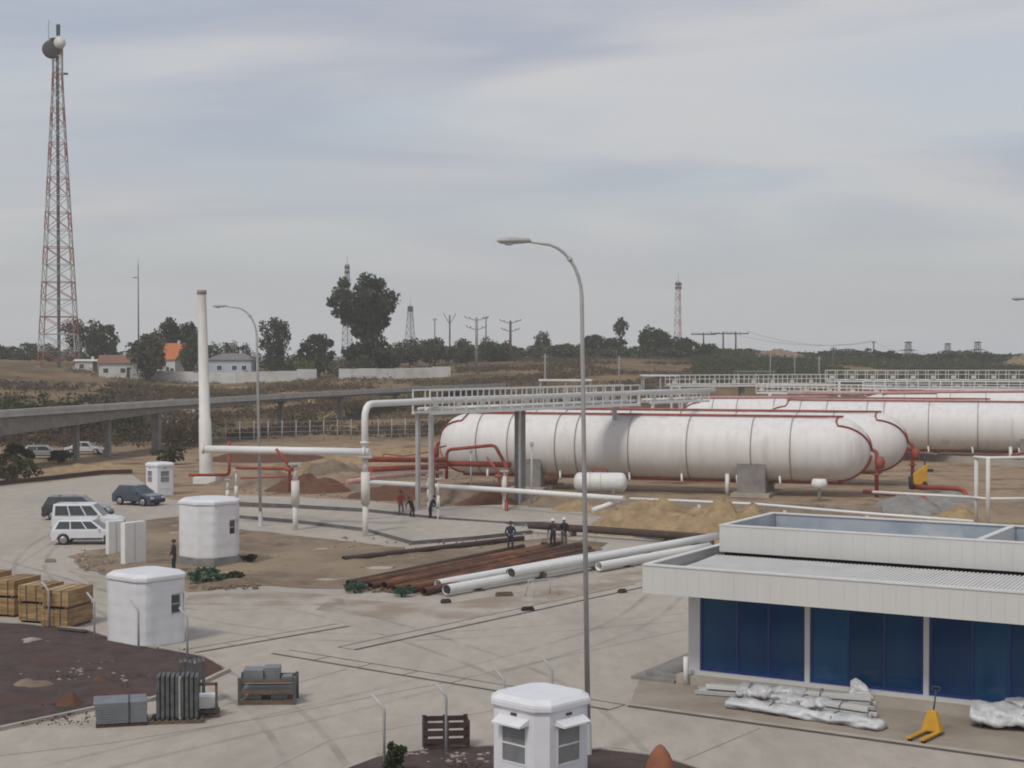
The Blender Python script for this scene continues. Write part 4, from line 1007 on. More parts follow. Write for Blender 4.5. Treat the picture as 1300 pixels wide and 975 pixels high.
# dark slatted crate near the centre bed
t = thing('slatted_crate', 'dark brown slatted wooden crate standing at the kerb of the centre bed', 'crate', G(566, 951), R(6))
for i in range(4):
    z = .04 + i * .22
    for y in (-.42, .42): MB().bb(-.64, .64, y - .015, y + .015, z, z + .14).build('slat', 'dark_wood', t)
    for x in (-.62, .62): MB().bb(x - .015, x + .015, -.40, .40, z, z + .14).build('slat', 'dark_wood', t)
for x in (-.58, 0, .58):
    for y in (-.385, .385): MB().bb(x - .06, x + .06, y - .02, y + .02, .0, .88).build('upright', 'dark_wood', t)
MB().bb(-.6, .6, -.38, .38, .0, .05).build('floor_board', 'dark_wood', t)

# fence posts with bent tops
FPM = None
def fence_post(label, base, H=2.0, lean=.3, yaw=R(160), grp='bent fence posts'):
    global FPM
    if FPM is None: FPM = MB().pipe([(0, 0, -.1), (0, 0, 1.62), (.34, 0, 1.98)], .04, 8, .10).mesh('post_bar', 'galv')
    t = thing('fence_post', label, 'fence post', base, yaw, grp); o = part('post_bar', FPM, t); o.scale = (H / 2,) * 3 if H != 2 else (1, 1, 1)
    part('foot', MB().tube((0, 0, -.05), (0, 0, .06), .11, None, 10).mesh('foot', 'concrete_grey'), t)
for px, py in ((62, 800), (120, 817), (176, 829), (238, 840)):
    fence_post('bent-top steel fence post in the row before the crates and wrapped booth', G(px, py), 1.95, grp='bent fence posts by the crates')
for px, d in ((487, 41.3), (566, 42.9), (640, 45.0), (701, 46.6)):
    fence_post('bent-top steel fence post in the row behind the hooded guard booth', Vector(((px - PCX) / FPX * d, d, 0)), 2.05, grp='bent fence posts by the hooded booth')

# ------------------------------------------------------------------ pipes lying in the yard
def lying_pipe(label, a, b, r, m, z=None, group=None, cap=None, hollow=True, sag=0):
    A, B = G(*a), G(*b); zc = (z if z is not None else r) ; d = (B - A); L = d.length
    t = thing('yard_pipe', label, 'pipe', (A.x, A.y, 0), math.atan2(d.y, d.x), group)
    mb = MB(); mb.lathe([(r, 0), (r, L * .25), (r, L * .5), (r, L * .75), (r, L), (r * .88, L), (r * .88, L - .6)], 20, 'X', (0, 0, zc)); mb.lathe([(r * .88, .6), (r * .88, 0), (r, 0)], 20, 'X', (0, 0, zc)); mb.build('tube', m, t)
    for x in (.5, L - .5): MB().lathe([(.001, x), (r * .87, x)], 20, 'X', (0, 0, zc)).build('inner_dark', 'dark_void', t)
    if cap:
        for x in (0, L): MB().lathe([(r * 1.03, x - .06), (r * 1.03, x + .06), (.001, x + (.06 if x else -.06))], 20, 'X', (0, 0, zc)).build('end_cap', cap, t)
    nb = max(2, round(L / 5))
    if zc > r + .02:
        for i in range(nb): MB().bb(L * (i + .5) / nb - .08, L * (i + .5) / nb + .08, -r * 1.3, r * 1.3, 0, zc - r).build('sleeper', 'pallet_wood', t)
    return t
WP = 'white coated pipes laid in the yard'
lying_pipe('white coated pipe with black plugged end, outermost beside the trench', (566, 758), (790, 716), .22, 'white_paint', .34, WP, 'dark_metal')
lying_pipe('white coated pipe lying against the rusty pipes', (556, 751), (770, 711), .22, 'white_paint', .34, WP)
lying_pipe('long white coated pipe whose end reaches the white building', (648, 744), (912, 694), .22, 'white_paint', .62, WP, 'dark_metal')
lying_pipe('white coated pipe ending near the lamp post and building', (760, 727), (900, 701), .22, 'white_paint', .32, WP)
RP = 'rusty steel pipes laid on the soil'
rr_ = random.Random(4)
for lab, a, b, r_, z_ in (('rusty pipe lying outermost, against the white pipes', (538, 757), (752, 706), .19, .2), ('rusty pipe second from the white pipes', (520, 754), (748, 703), .21, .23),
                  ('rusty pipe third from the white pipes', (500, 753), (728, 702), .17, .19), ('rusty pipe fourth from the white pipes', (488, 751), (736, 698), .2, .26),
                  ('rusty pipe fifth from the white pipes', (470, 750), (700, 699), .18, .19), ('rusty pipe sixth from the white pipes', (452, 748), (714, 695), .19, .22),
                  ('rusty pipe farthest from the white pipes', (442, 745), (664, 698), .16, .17)):
    lying_pipe(lab, a, b, r_, 'rust' if rr_.random() < .6 else 'dark_rust', z_, RP)
lying_pipe('dark thin pipe lying on the soil left of the blue-clad worker', (436, 714), (664, 687), .15, 'dark_rust', .18)
lying_pipe('dark brown pipe lying behind the pair of workers', (672, 677), (906, 694), .22, 'dark_rust', .5)
t = thing('trestle', 'thin-legged steel trestle under the white pipes', 'trestle', G(688, 757), R(36))
for x in (-.7, .7):
    for y in (-.35, .35): MB().tube((x, y, 0), (x * .9, y * .4, .75), .025, None, 6).build('leg', 'galv', t)
MB().bb(-.8, .8, -.04, .04, .73, .79).build('beam', 'galv', t)
for lab, px, py, w_, m in (('small dark wooden block on the concrete before the white pipes', 566, 766, .45, 'dark_wood'), ('brown offcut timber lying under the white pipes', 640, 757, .8, 'pallet_wood'),
                       ('black rubber block lying in the long cable trench', 670, 776, .55, 'rubber'), ('dark brown offcut on the trench near the lamp post', 790, 753, .4, 'dark_wood'),
                       ('small dark block on the road left of the soil island', 64, 714, .55, 'concrete_grey')):
    t = thing('timber_block', lab, 'block', G(px, py), R(random.uniform(-10, 35))); MB().bb(-w_ / 2, w_ / 2, -.11, .11, .02, .15).build('block_body', m, t, bevel=.02)
    MB().bb(-w_ / 2 + .04, w_ / 2 - .04, -.07, .07, .15, .20).build('block_top', m, t, bevel=.01)

# plastic-wrapped bundles, film and pallet jack before the building
def bundle(label, a, b, r, n, seed, m='crumpled_film', name='wrapped_bundle', cat='bundle', h0=0.0, f0=0.0, f1=1.0):
    A, B = G(*a), G(*b); d = B - A; L = d.length; t = thing(name, label, cat, A, math.atan2(d.y, d.x), 'film-wrapped bundles before the blue windows')
    k, nn = 48, 20; vs, fs = [], []
    for i in range(k + 1):
        x = L * i / k; e = min(1, min(i, k - i) / 2.5 + .6)
        for j in range(nn):
            a_ = 2 * math.pi * j / nn; q = 1 + .5 * noise.noise(Vector((x * 1.9, math.cos(a_) * 1.4 + seed, math.sin(a_) * 1.4))) + .15 * noise.noise(Vector((x * 6, math.cos(a_) * 3 + seed, math.sin(a_) * 3)))
            vs.append((f0 * L + (f1 - f0) * x, r * 1.75 * q * e * math.cos(a_), max(.015, h0 + r * .8 + r * .75 * q * e * math.sin(a_))))
    for i in range(k):
        for j in range(nn): fs.append((i * nn + j, i * nn + (j + 1) % nn, (i + 1) * nn + (j + 1) % nn, (i + 1) * nn + j))
    fs += [tuple(range(nn)), tuple(reversed(range(k * nn, (k + 1) * nn)))]
    mb = MB(); mb.add(vs, fs, True); mb.build('film', m, t)
    for x in (.3, .7): MB().path([(L * x, r * 1.52 * math.cos(q), max(.03, h0 + r * .8 + r * .86 * math.sin(q))) for q in [2 * math.pi * k_ / 16 for k_ in range(16)]], .015, 5, closed=True).build('tie', 'galv_dark', t)
    if f0 > 0 or f1 < 1:
        rg = random.Random(seed)
        for q in range(7):
            y_, z_ = (q % 4 - 1.5 + .5 * (q // 4)) * r * .72, h0 + .10 + (q // 4) * .17
            MB().box((L * .5 + rg.uniform(-.15, .15), y_, z_), (L * rg.uniform(.93, 1), .13, .12), rg.uniform(-.02, .02)).build('profile', 'clad_white' if q % 3 else 'galv', t, bevel=.012)
    for x in (.15, .85): MB().bb(L * x - .05, L * x + .05, -r * 1.4, r * 1.4, 0, .06).build('bearer', 'pallet_wood', t)
bundle('long film-wrapped bundle lying along the building sill', (888, 880), (1112, 897), .26, 0, 1, f0=.22, f1=.62)
bundle('crumpled white film bundle with its tail on the tan pavement', (925, 897), (1122, 928), .20, 0, 4)
bundle('grey film-wrapped bundle stacked between the two longer bundles', (985, 893), (1110, 912), .24, 0, 8, f0=.0, f1=.55)
bundle('crumpled grey film heap at the sill beyond the pallet jack', (1232, 918), (1330, 926), .40, 0, 13)
bundle('white film roll lying over the grey film heap', (1262, 900), (1345, 935), .20, 0, 17, h0=.35)
def flap():
    t = thing('film_flap', 'upright crumpled flap of white film on the wrapped bundles', 'film', G(1078, 893), R(-25))
    vs, fs = [], []; n = 10
    for i in range(n + 1):
        for j in range(n + 1):
            u, v = i / n, j / n; vs.append((u * .75 * (1 - .35 * v) , .14 * noise.noise(Vector((u * 3, v * 3, 2))) + .2 * v, .25 + .55 * v * (1 - .6 * abs(u - .35)) ))
    for i in range(n):
        for j in range(n): fs.append((i * (n + 1) + j, (i + 1) * (n + 1) + j, (i + 1) * (n + 1) + j + 1, i * (n + 1) + j + 1))
    mb = MB(); mb.add(vs, fs, True); o = mb.build('film_sheet', 'crumpled_film', t); s = o.modifiers.new('thick', 'SOLIDIFY'); s.thickness = .02
flap()
def jack():
    t = thing('pallet_jack', 'yellow pallet jack parked on the tan pavement by the windows', 'pallet jack', G(1186, 932), R(232))
    mb = MB(); mb.add([(-.05, -.30, .12), (-.05, .30, .12), (.28, .30, .12), (.28, -.30, .12), (.05, -.12, .72), (.05, .12, .72), (.22, .12, .72), (.22, -.12, .72)],
                      [(0, 3, 2, 1), (4, 5, 6, 7), (0, 1, 5, 4), (1, 2, 6, 5), (2, 3, 7, 6), (3, 0, 4, 7)]); mb.build('body', 'yellow_paint', t, bevel=.03)
    for y in (-.2, .2):
        MB().bb(.28, 1.35, y - .075, y + .075, .09, .15).build('fork', 'yellow_paint', t, bevel=.02)
        MB().lathe([(.02, -.05), (.055, -.05), (.055, .05), (.02, .05)], 12, 'Y', (1.22, y, .055)).build('roller', 'rubber', t)
    MB().lathe([(.02, -.09), (.10, -.09), (.10, .09), (.02, .09)], 14, 'Y', (-.1, 0, .10)).build('steer_wheel', 'rubber', t)
    MB().pipe([(.05, 0, .7), (-.12, 0, 1.25)], .025, 8).build('handle_bar', 'dark_metal', t)
    MB().pipe([(-.12, -.12, 1.24), (-.14, -.12, 1.36), (-.14, .12, 1.36), (-.12, .12, 1.24), (-.12, -.12, 1.24)], .02, 8, .04).build('handle_grip', 'dark_metal', t)
jack()

# ------------------------------------------------------------------ cars
def car(label, loc, rz, paint, L=4.1, W=1.7, H=1.48, kind='estate', name='parked_car', cat='car'):
    t = thing(name, label, cat, loc, rz, 'vehicles parked on the site')
    wr = .31; fx, rx = L / 2 - .78, -L / 2 + .74; belt = H * .60 if kind != 'van' else H * .56; hood = belt - (.06 if kind != 'van' else .02)
    g = .2
    def arch(cx):
        return [(cx + (wr + .05) * math.cos(a), max(g, wr + (wr + .05) * math.sin(a))) for a in [R(180 - 180 * k / 8) for k in range(9)]]
    prof = [(-L / 2 + .02, g + .1)] + [(-L / 2 + .15, g)] + arch(rx) + arch(fx) + [(L / 2 - .12, g), (L / 2, g + .15), (L / 2 - .02, hood - .28), (L / 2 - .22, hood - .08)]
    if kind == 'van': a0, a1, r0, r1 = L / 2 - 1.02, -L / 2 + .02, L / 2 - 1.75, -L / 2 + .10
    elif kind == 'estate': a0, a1, r0, r1 = L / 2 - 1.05, -L / 2 + .06, L / 2 - 1.85, -L / 2 + .42
    elif kind == 'sedan': a0, a1, r0, r1 = L / 2 - 1.05, -L / 2 + .55, L / 2 - 1.8, -L / 2 + 1.25
    else: a0, a1, r0, r1 = L / 2 - .95, -L / 2 + .08, L / 2 - 1.7, -L / 2 + .55
    prof += [(a0, belt), (a1 if kind != 'sedan' else a1, belt)]
    if kind == 'sedan': prof += [(-L / 2 + .1, belt - .04)]
    prof += [(-L / 2, belt - .15)]
    mb = MB(); n = len(prof); hw = W / 2
    vs = [(x, -hw, z) for x, z in prof] + [(x, hw, z) for x, z in prof]
    mb.add(vs, [tuple(range(n)), tuple(reversed(range(n, 2 * n)))] + [(i, n + i, n + (i + 1) % n, (i + 1) % n) for i in range(n)])
    body = mb.build('body', paint, t, bevel=.045)
    wb, wt = hw - .04, hw - (.20 if kind != 'van' else .12); zr = H - .03
    c = MB(); B = [(a1, -wb, belt - .01), (a0, -wb, belt - .01), (a0, wb, belt - .01), (a1, wb, belt - .01)]; Tt = [(r1, -wt, zr), (r0, -wt, zr), (r0, wt, zr), (r1, wt, zr)]
    c.add(B + Tt, [(0, 3, 2, 1), (4, 5, 6, 7), (0, 1, 5, 4), (1, 2, 6, 5), (2, 3, 7, 6), (3, 0, 4, 7)]); cab = c.build('cabin', paint, t, bevel=.05)
    def q(face, u0, u1, v0, v1, off=.008, name_='side_window', m='glass_dark'):
        A = [Vector(p) for p in face]
        def at(u, v): return A[0].lerp(A[1], u).lerp(A[3].lerp(A[2], u), v)
        nrm = (A[1] - A[0]).cross(A[3] - A[0]).normalized(); ctr = Vector((0, 0, H * .7))
        if nrm.dot(at(.5, .5) - ctr) < 0: nrm = -nrm
        p = [at(u0, v0), at(u1, v0), at(u1, v1), at(u0, v1)]
        k = MB(); k.add([x + nrm * off for x in p] + [x - nrm * .01 for x in p], [(0, 1, 2, 3), (7, 6, 5, 4), (0, 4, 5, 1), (1, 5, 6, 2), (2, 6, 7, 3), (3, 7, 4, 0)]); k.build(name_, m, cab)
    for s, face in ((-1, [B[0], B[1], Tt[1], Tt[0]]), (1, [B[3], B[2], Tt[2], Tt[3]])):
        cuts = [.06, .34, .37, .66, .69, .93] if kind in ('van', 'estate') else [.10, .47, .50, .92]
        for i in range(0, len(cuts), 2): q(face, cuts[i], cuts[i + 1], .12, .86)
    q([B[1], B[2], Tt[2], Tt[1]], .05, .95, .08, .92, name_='windscreen'); q([B[0], B[3], Tt[3], Tt[0]], .08, .92, .15, .88, name_='rear_window')
    wm = MB().lathe([(.02, -.10), (wr - .09, -.10), (wr - .02, -.095), (wr, -.06), (wr, .06), (wr - .02, .095), (wr - .09, .10), (.02, .10)], 20, 'Y').mesh('wheel', 'rubber')
    rm = MB().lathe([(.02, -.115), (.10, -.11), (wr - .09, -.104), (wr - .09, .104), (.10, .11), (.02, .115)], 16, 'Y').mesh('rim', 'rim')
    for x in (fx, rx):
        for y in (-hw + .09, hw - .09): wh = part('wheel', wm, t, (x, y, wr)); part('rim', rm, wh)
    for y in (-hw + .22, hw - .22):
        MB().box((L / 2 - .07, y, hood - .24), (.16, .30, .15)).build('headlight', 'lamp_clear', t, bevel=.02); MB().box((-L / 2 + .03, y * 1.12, belt - .22), (.08, .14, .28)).build('tail_light', 'lamp_red', t)
    MB().box((L / 2 - .02, 0, g + .20), (.10, W * .94, .18)).build('bumper', 'plastic_black', t, bevel=.03); MB().box((-L / 2 + .02, 0, g + .20), (.10, W * .94, .18)).build('bumper', 'plastic_black', t, bevel=.03)
    for s in (-1, 1): MB().box((a0 - .35, s * (hw + .06), belt + .07), (.10, .16, .12)).build('mirror', paint, t, bevel=.02)
    MB().bb(rx + wr + .1, fx - wr - .1, -hw - .012, -hw - .001, g + .12, g + .22).bb(rx + wr + .1, fx - wr - .1, hw + .001, hw + .012, g + .12, g + .22).build('rub_strip', 'plastic_black', t)
    return t
car('white estate car parked in front of the white van', G(114, 690), R(3), 'car_white', 4.15, 1.7, 1.46, 'estate')
car('white panel van with side windows between two cars', G(113, 676), R(3), 'car_white', 4.2, 1.75, 1.86, 'van', 'parked_van', 'van')
car('dark green-black car parked behind the white van', G(99, 659), R(2), 'car_dark', 4.4, 1.75, 1.62, 'estate')
car('dark blue hatchback parked by the small far booth', G(176, 641), R(-28), 'car_blue', 3.7, 1.65, 1.50, 'hatch')
car('white car parked in the shade behind the bridge columns', G(108, 577), R(4), 'car_white', 4.2, 1.7, 1.45, 'sedan')
car('silver car parked under the bridge beside the white one', G(55, 582), R(8), 'car_silver', 4.2, 1.7, 1.42, 'hatch')

# ------------------------------------------------------------------ people
def person(label, loc, rz, top, legs, hat=None, pose=None, H=1.74, hatname='helmet'):
    p = dict(le=(-.27, .02, 1.14), lh=(-.25, .16, .92), re=(.27, .02, 1.14), rh=(.25, .16, .92), lk=(-.11, .03, .50), la=(-.12, -.02, .09), rk=(.11, .03, .50), ra=(.12, -.02, .09), lean=0.0, head=(0, .02))
    if pose: p.update(pose)
    k = H / 1.74; ln = p['lean']; dz = p.get('dz', 0)
    hx, hy = p['head']
    V = [((0, 0, .95 + dz), .145), ((0, ln * .35, 1.15 + dz), .145), ((0, ln * .75, 1.36 + dz), .155), ((0, ln, 1.48 + dz), .06), ((hx * .6, hy * .5 + ln * 1.1, 1.55 + dz), .068), ((hx, hy + ln * 1.15, 1.63 + dz), .092), ((hx, hy + ln * 1.15, 1.70 + dz), .062),
         ((-.19, ln * .85, 1.41 + dz), .07), (p['le'], .052), (p['lh'], .036), ((.19, ln * .85, 1.41 + dz), .07), (p['re'], .052), (p['rh'], .036),
         ((-.10, 0, .88 + dz), .10), (p['lk'], .068), (p['la'], .048), ((.10, 0, .88 + dz), .10), (p['rk'], .068), (p['ra'], .048)]
    la, ra = Vector(p['la']), Vector(p['ra'])
    V += [((la.x - .01, la.y + .17, .045), .042), ((ra.x + .01, ra.y + .17, .045), .042)]
    E = [(0, 1), (1, 2), (2, 3), (3, 4), (4, 5), (5, 6), (2, 7), (7, 8), (8, 9), (2, 10), (10, 11), (11, 12), (0, 13), (13, 14), (14, 15), (15, 19), (0, 16), (16, 17), (17, 18), (18, 20)]
    hands = []
    for e, h in ((8, 9), (11, 12)):                                   # palm after the wrist
        d = (Vector(V[h][0]) - Vector(V[e][0])).normalized(); q = Vector(V[h][0]) + d * .075; V.append((tuple(q), .034)); E.append((h, len(V) - 1)); hands.append((q, d))
    me = bpy.data.meshes.new('body'); me.from_pydata([v for v, _ in V], E, [])
    ob = bpy.data.objects.new('body', me); COL.objects.link(ob)
    sk = ob.modifiers.new('skin', 'SKIN'); sk.use_smooth_shade = True
    for i, (v, r) in enumerate(V): me.skin_vertices[0].data[i].radius = (r, r * (.72 if i in (1, 2) else 1)); me.skin_vertices[0].data[i].use_root = (i == 0)
    ob.modifiers.new('sub', 'SUBSURF').levels = 1; ob.modifiers['sub'].render_levels = 1
    dg = bpy.context.evaluated_depsgraph_get(); dg.update(); m2 = bpy.data.meshes.new_from_object(ob.evaluated_get(dg)); bpy.data.objects.remove(ob)
    b = bmesh.new(); b.from_mesh(m2)
    for m_ in (top, legs, 'skin', 'boot'): m2.materials.append(MT[m_])
    for f in b.faces:
        c = f.calc_center_median(); f.smooth = True
        hd = any((c - q).length < .105 for q, _ in hands)
        f.material_index = 2 if (c.z > 1.515 + dz or hd) else 3 if c.z < .13 else 1 if c.z < .95 + dz and abs(c.x) < .235 else 0
    b.to_mesh(m2); b.free()
    fm = MB()                                                        # five bent fingers to a hand
    for s, (q, d) in zip((-1, 1), hands):
        side = d.cross(Vector((0, 1, 0.2))).normalized(); nrm = side.cross(d)
        for j in range(4):
            o = q + side * (.027 - .018 * j) + d * .02; l = (.07, .08, .075, .06)[j]
            fm.path([o, o + d * l * .5, o + d * l * .85 + nrm * l * .35 * (1 if nrm.y > 0 else -1)], [.0095, .009, .007], 6)
        fm.path([q + side * .03 - d * .02, q + side * .055 + d * .02, q + side * .06 + d * .05], [.011, .010, .008], 6)
    bm2 = bmesh.new(); bm2.from_mesh(m2); nv0 = len(bm2.verts); vv = [bm2.verts.new(v) for v in fm.v]
    for f in fm.f:
        fc = bm2.faces.new([vv[i] for i in f]); fc.material_index = 2; fc.smooth = True
    bm2.to_mesh(m2); bm2.free()
    t = thing('person', label, 'person', loc, rz, 'workers on the site'); bo = part('body', m2, t); bo.scale = (k, k, k)
    hc = Vector((hx, hy + ln * 1.15, 1.655 + dz)) * k
    face = MB(); face.path([hc + Vector((0, .085, .0)) * k, hc + Vector((0, .115, -.03)) * k], [.010, .016], 6)
    face.path([hc + Vector((-.092, 0, -.01)) * k, hc + Vector((-.105, -.01, -.02)) * k], [.025, .018], 6); face.path([hc + Vector((.092, 0, -.01)) * k, hc + Vector((.105, -.01, -.02)) * k], [.025, .018], 6)
    face.build('nose_and_ears', 'skin', t)
    ey = MB()
    for s in (-1, 1): ey.box(hc + Vector((s * .035, .088, .005)) * k, (.022, .012, .010))
    ey.box(hc + Vector((0, .092, -.065)) * k, (.045, .010, .009)); ey.build('eyes_and_mouth', 'hair', t)
    if hat:
        hp = [(.125 * k, -.01), (.118 * k, .03), (.10 * k, .08), (.06 * k, .115), (.001, .125)]
        if hatname == 'helmet': MB().lathe([(.145 * k, -.015)] + hp, 16, 'Z', hc + Vector((0, .0, .035))).build('helmet', hat, t)
        else: MB().lathe(hp, 16, 'Z', hc + Vector((0, -.015, .005))).build(hatname, hat, t)
    return t
person('worker in dark blue overalls standing alone by the rusty pipes', G(648, 702), R(185), 'cloth_navy', 'cloth_navy', 'hair', dict(le=(-.29, .02, 1.13), lh=(-.12, .24, 1.08), re=(.29, .02, 1.13), rh=(.12, .24, 1.06)), hatname='hair')
person('worker in black with white helmet, arm raised, left of the pair', G(702, 699), R(150), 'cloth_black', 'cloth_black', 'hat_white', dict(le=(-.30, .10, 1.18), lh=(-.30, .33, 1.22)), 1.76)
person('worker in black jacket and white helmet, right of the pair', G(716, 698), R(205), 'cloth_black', 'cloth_grey', 'hat_white', dict(re=(.26, -.05, 1.15), rh=(.18, .17, 1.06)), 1.78)
person('person in dark clothes standing beside the round-cornered booth', G(221, 729), R(120), 'cloth_black', 'cloth_navy', 'hair', None, 1.72, 'hair')
person('worker in red jacket and dark trousers by the raised path', G(509, 656), R(200), 'cloth_red', 'cloth_grey', 'hair', dict(lk=(-.12, .08, .5)), 1.74, 'hair')
person('worker in black bending forward next to the red jacket', G(524, 661), R(150), 'cloth_black', 'cloth_black', 'hair', dict(lean=.34, le=(-.26, .42, 1.10), lh=(-.2, .5, .85), re=(.26, .42, 1.10), rh=(.2, .5, .85), head=(0, .10), dz=-.10, lk=(-.12, .10, .48), rk=(.12, .10, .48)), 1.70, 'hair')
person('worker in dark blue bending by the paired cream posts', G(546, 662), R(250), 'cloth_navy', 'cloth_black', 'hair', dict(lean=.22, le=(-.27, .28, 1.12), lh=(-.15, .42, .98), re=(.27, .28, 1.12), rh=(.15, .42, .98), head=(0, .08)), 1.72, 'hair')
t = thing('tool_bag', 'small dark tool bag on the ground beside the pair of workers', 'bag', G(691, 694), R(20)); MB().prism([(-.22, -.13), (.22, -.13), (.22, .13), (-.22, .13)], .0, .26, .8).build('bag_body', 'cloth_black', t, bevel=.03); MB().pipe([(-.12, 0, .25), (-.1, 0, .38), (.1, 0, .38), (.12, 0, .25)], .015, 6, .05).build('handle', 'rubber', t)

# ------------------------------------------------------------------ vegetation
def leaf_cloud(mb, c, rx, ry, rz_, n, size, rng, clumps=22, fill=.55, floor=None, qs=(.20, .40)):
    """leaf faces gathered in clumps inside an ellipsoid with an uneven outline"""
    cl = []
    for k_ in range(clumps):
        fz = 1 - 2 * (k_ + .5) / clumps; fa = k_ * 2.39996 + rng.uniform(-.35, .35); fr = math.sqrt(max(0, 1 - fz * fz))
        v = Vector((fr * math.cos(fa), fr * math.sin(fa), fz)) * rng.choice((.35, .62, .72, .8, .86)) * rng.uniform(.85, 1.1)
        cl.append((Vector((v.x * rx, v.y * ry, v.z * rz_)), rng.uniform(*qs)))
    for i in range(n):
        cc, q = cl[i % clumps]
        v = Vector((rng.gauss(0, 1), rng.gauss(0, 1), rng.gauss(0, 1))).normalized() * (rng.random() ** .45)
        p = Vector(c) + cc + Vector((v.x * rx * q * 1.1, v.y * ry * q * 1.1, v.z * rz_ * q))
        if floor is not None and p.z < floor: p.z = floor + rng.random() * size
        a = Vector((rng.gauss(0, 1), rng.gauss(0, 1), rng.gauss(0, .8))).normalized(); b = a.orthogonal().normalized(); b = Matrix.Rotation(rng.random() * 6.28, 3, a) @ b
        s = size * rng.uniform(.6, 1.25); c2 = a.cross(b)
        mb.add([p - b * s * .5, p + c2 * s * .36, p + b * s * .5, p - c2 * s * .36], [(0, 1, 2, 3)])
def tree(label, px, ytop, wpx, d, m='leaf_dark', name='tree', n=2600, open_=0.0, trunk=.2, seed=0, size=None, lx=None):
    rng = random.Random(seed * 77 + int(px)); b = TP(px, d); top = P(px, ytop, d).z; H = max(2.0, top - b.z); w_ = wpx / FPX * d
    t = thing(name, label, 'tree' if name == 'tree' else 'shrub', (b.x, b.y, b.z - .1), 0, 'trees and shrubs on the rise behind the site')
    tk = MB(); r0 = max(.12, H * .025); fork = H * max(.22, trunk)
    tk.path([(0, 0, -.2), (rng.uniform(-.1, .1) * w_ * .2, 0, fork * .6), (rng.uniform(-.05, .05) * w_, 0, fork)], [r0 * 1.3, r0, r0 * .85], 8)
    for k in range(7):
        a = rng.uniform(0, 6.28); e = Vector((math.cos(a) * w_ * rng.uniform(.15, .36), math.sin(a) * w_ * rng.uniform(.15, .36), H * rng.uniform(.55, .88)))
        tk.path([(0, 0, fork * rng.uniform(.7, 1.0)), e * .5 + Vector((0, 0, fork * .3)), e], [r0 * .6, r0 * .35, r0 * .12], 6)
    tk.build('trunk', 'bark', t)
    cr_ = MB(); zc = H * (trunk + (1 - trunk) * .5); s = (size or max(.30, w_ * .045)) * 1.75; n = int(n * 1.25)
    leaf_cloud(cr_, (0, 0, zc), w_ * .5, w_ * .5, H * (1 - trunk) * .54, n, s, rng, 44 if open_ else 26, floor=.1, qs=(.15, .27) if open_ else (.20, .40))
    cr_.build('crown', m, t, fix=False)
    return t
tree('tallest open-crowned tree behind the white perimeter wall', 463, 351, 92, 345, 'leaf_dark', n=6500, open_=1, trunk=.36, seed=1, size=.46)
tree('low dense dark tree under the tallest open-crowned tree', 468, 428, 70, 342, 'leaf_dark', n=2200, trunk=.1, seed=2)
tree('round dark tree between the tallest tree and the pointed tree', 402, 424, 50, 338, 'leaf_dark', n=2400, trunk=.1, seed=3)
tree('broad dark tree behind the orange roof and chimney column', 236, 408, 50, 362, 'leaf_dark', n=2400, trunk=.15, seed=12)
tree('dark pointed tree right of the blue-white house', 350, 402, 44, 342, 'leaf_dark', n=2600, trunk=.1, seed=4)
tree('dark rounded treetop behind the orange roof', 217, 396, 40, 352, 'leaf_dark', n=2200, trunk=.3, seed=5)
tree('olive green tree at the side of the orange roof', 243, 424, 36, 336, 'leaf_mid', n=2000, trunk=.15, seed=6)
tree('brown-green bushy tree between the two tiled roofs', 190, 424, 58, 320, 'leaf_olive', n=3000, trunk=.1, seed=7)
tree('dark tree standing right behind the lattice mast leg', 95, 404, 34, 396, 'leaf_dark', n=1800, trunk=.3, seed=8)
tree('spreading dark tree between the lattice mast and brown roof', 127, 409, 48, 392, 'leaf_dark', n=2400, trunk=.2, seed=9)
for i, (px, yt, wp) in enumerate(((-10, 434, 30), (12, 438, 26), (38, 432, 34), (62, 436, 26))):
    tree('low dark tree in the row left of the lattice mast', px, yt, wp, 410 + i * 5, 'leaf_dark', n=900, trunk=.12, seed=20 + i)
for i, (px, yt, wp) in enumerate(((268, 436, 26), (290, 431, 30), (310, 438, 24))):
    tree('low tree in the row behind the blue-white house', px, yt, wp, 372 + i * 4, 'leaf_mid', n=900, trunk=.12, seed=30 + i)
tree('small bright green bush above the white wall', 388, 456, 30, 329, 'leaf_bright', 'shrub', n=900, trunk=.05, seed=40)
for i, (px, yt, wp, m) in enumerate(((520, 428, 44, 'leaf_olive'), (552, 426, 46, 'leaf_mid'), (585, 430, 40, 'leaf_olive'), (500, 436, 36, 'leaf_mid'), (622, 428, 36, 'leaf_mid'), (640, 434, 30, 'leaf_olive'))):
    tree('grey-green tree in the thicket right of the tallest tree', px, yt, wp, 372 + 6 * i, m, n=1300, trunk=.08, seed=50 + i)
tree('small dark tree standing alone between thicket and lamp post', 690, 421, 28, 430, 'leaf_dark', n=1200, trunk=.1, seed=60)
tree('low dark tree beside the lamp post', 716, 434, 40, 425, 'leaf_mid', n=1200, trunk=.08, seed=61)
tree('dark tree behind the curved lamp pole', 752, 424, 38, 432, 'leaf_dark', n=1500, trunk=.1, seed=62)
tree('wide low dark tree beneath the forked tree', 778, 428, 36, 430, 'leaf_dark', n=1300, trunk=.1, seed=63)
tree('tall forked tree with two thin tufts', 788, 402, 22, 434, 'leaf_dark', n=900, trunk=.5, seed=64, open_=1)
tree('broad dark tree below the slim lattice mast', 832, 416, 46, 428, 'leaf_dark', n=2200, trunk=.08, seed=65)
tree('lower dark tree at the side of the broad one', 866, 428, 40, 432, 'leaf_dark', n=1500, trunk=.08, seed=66)
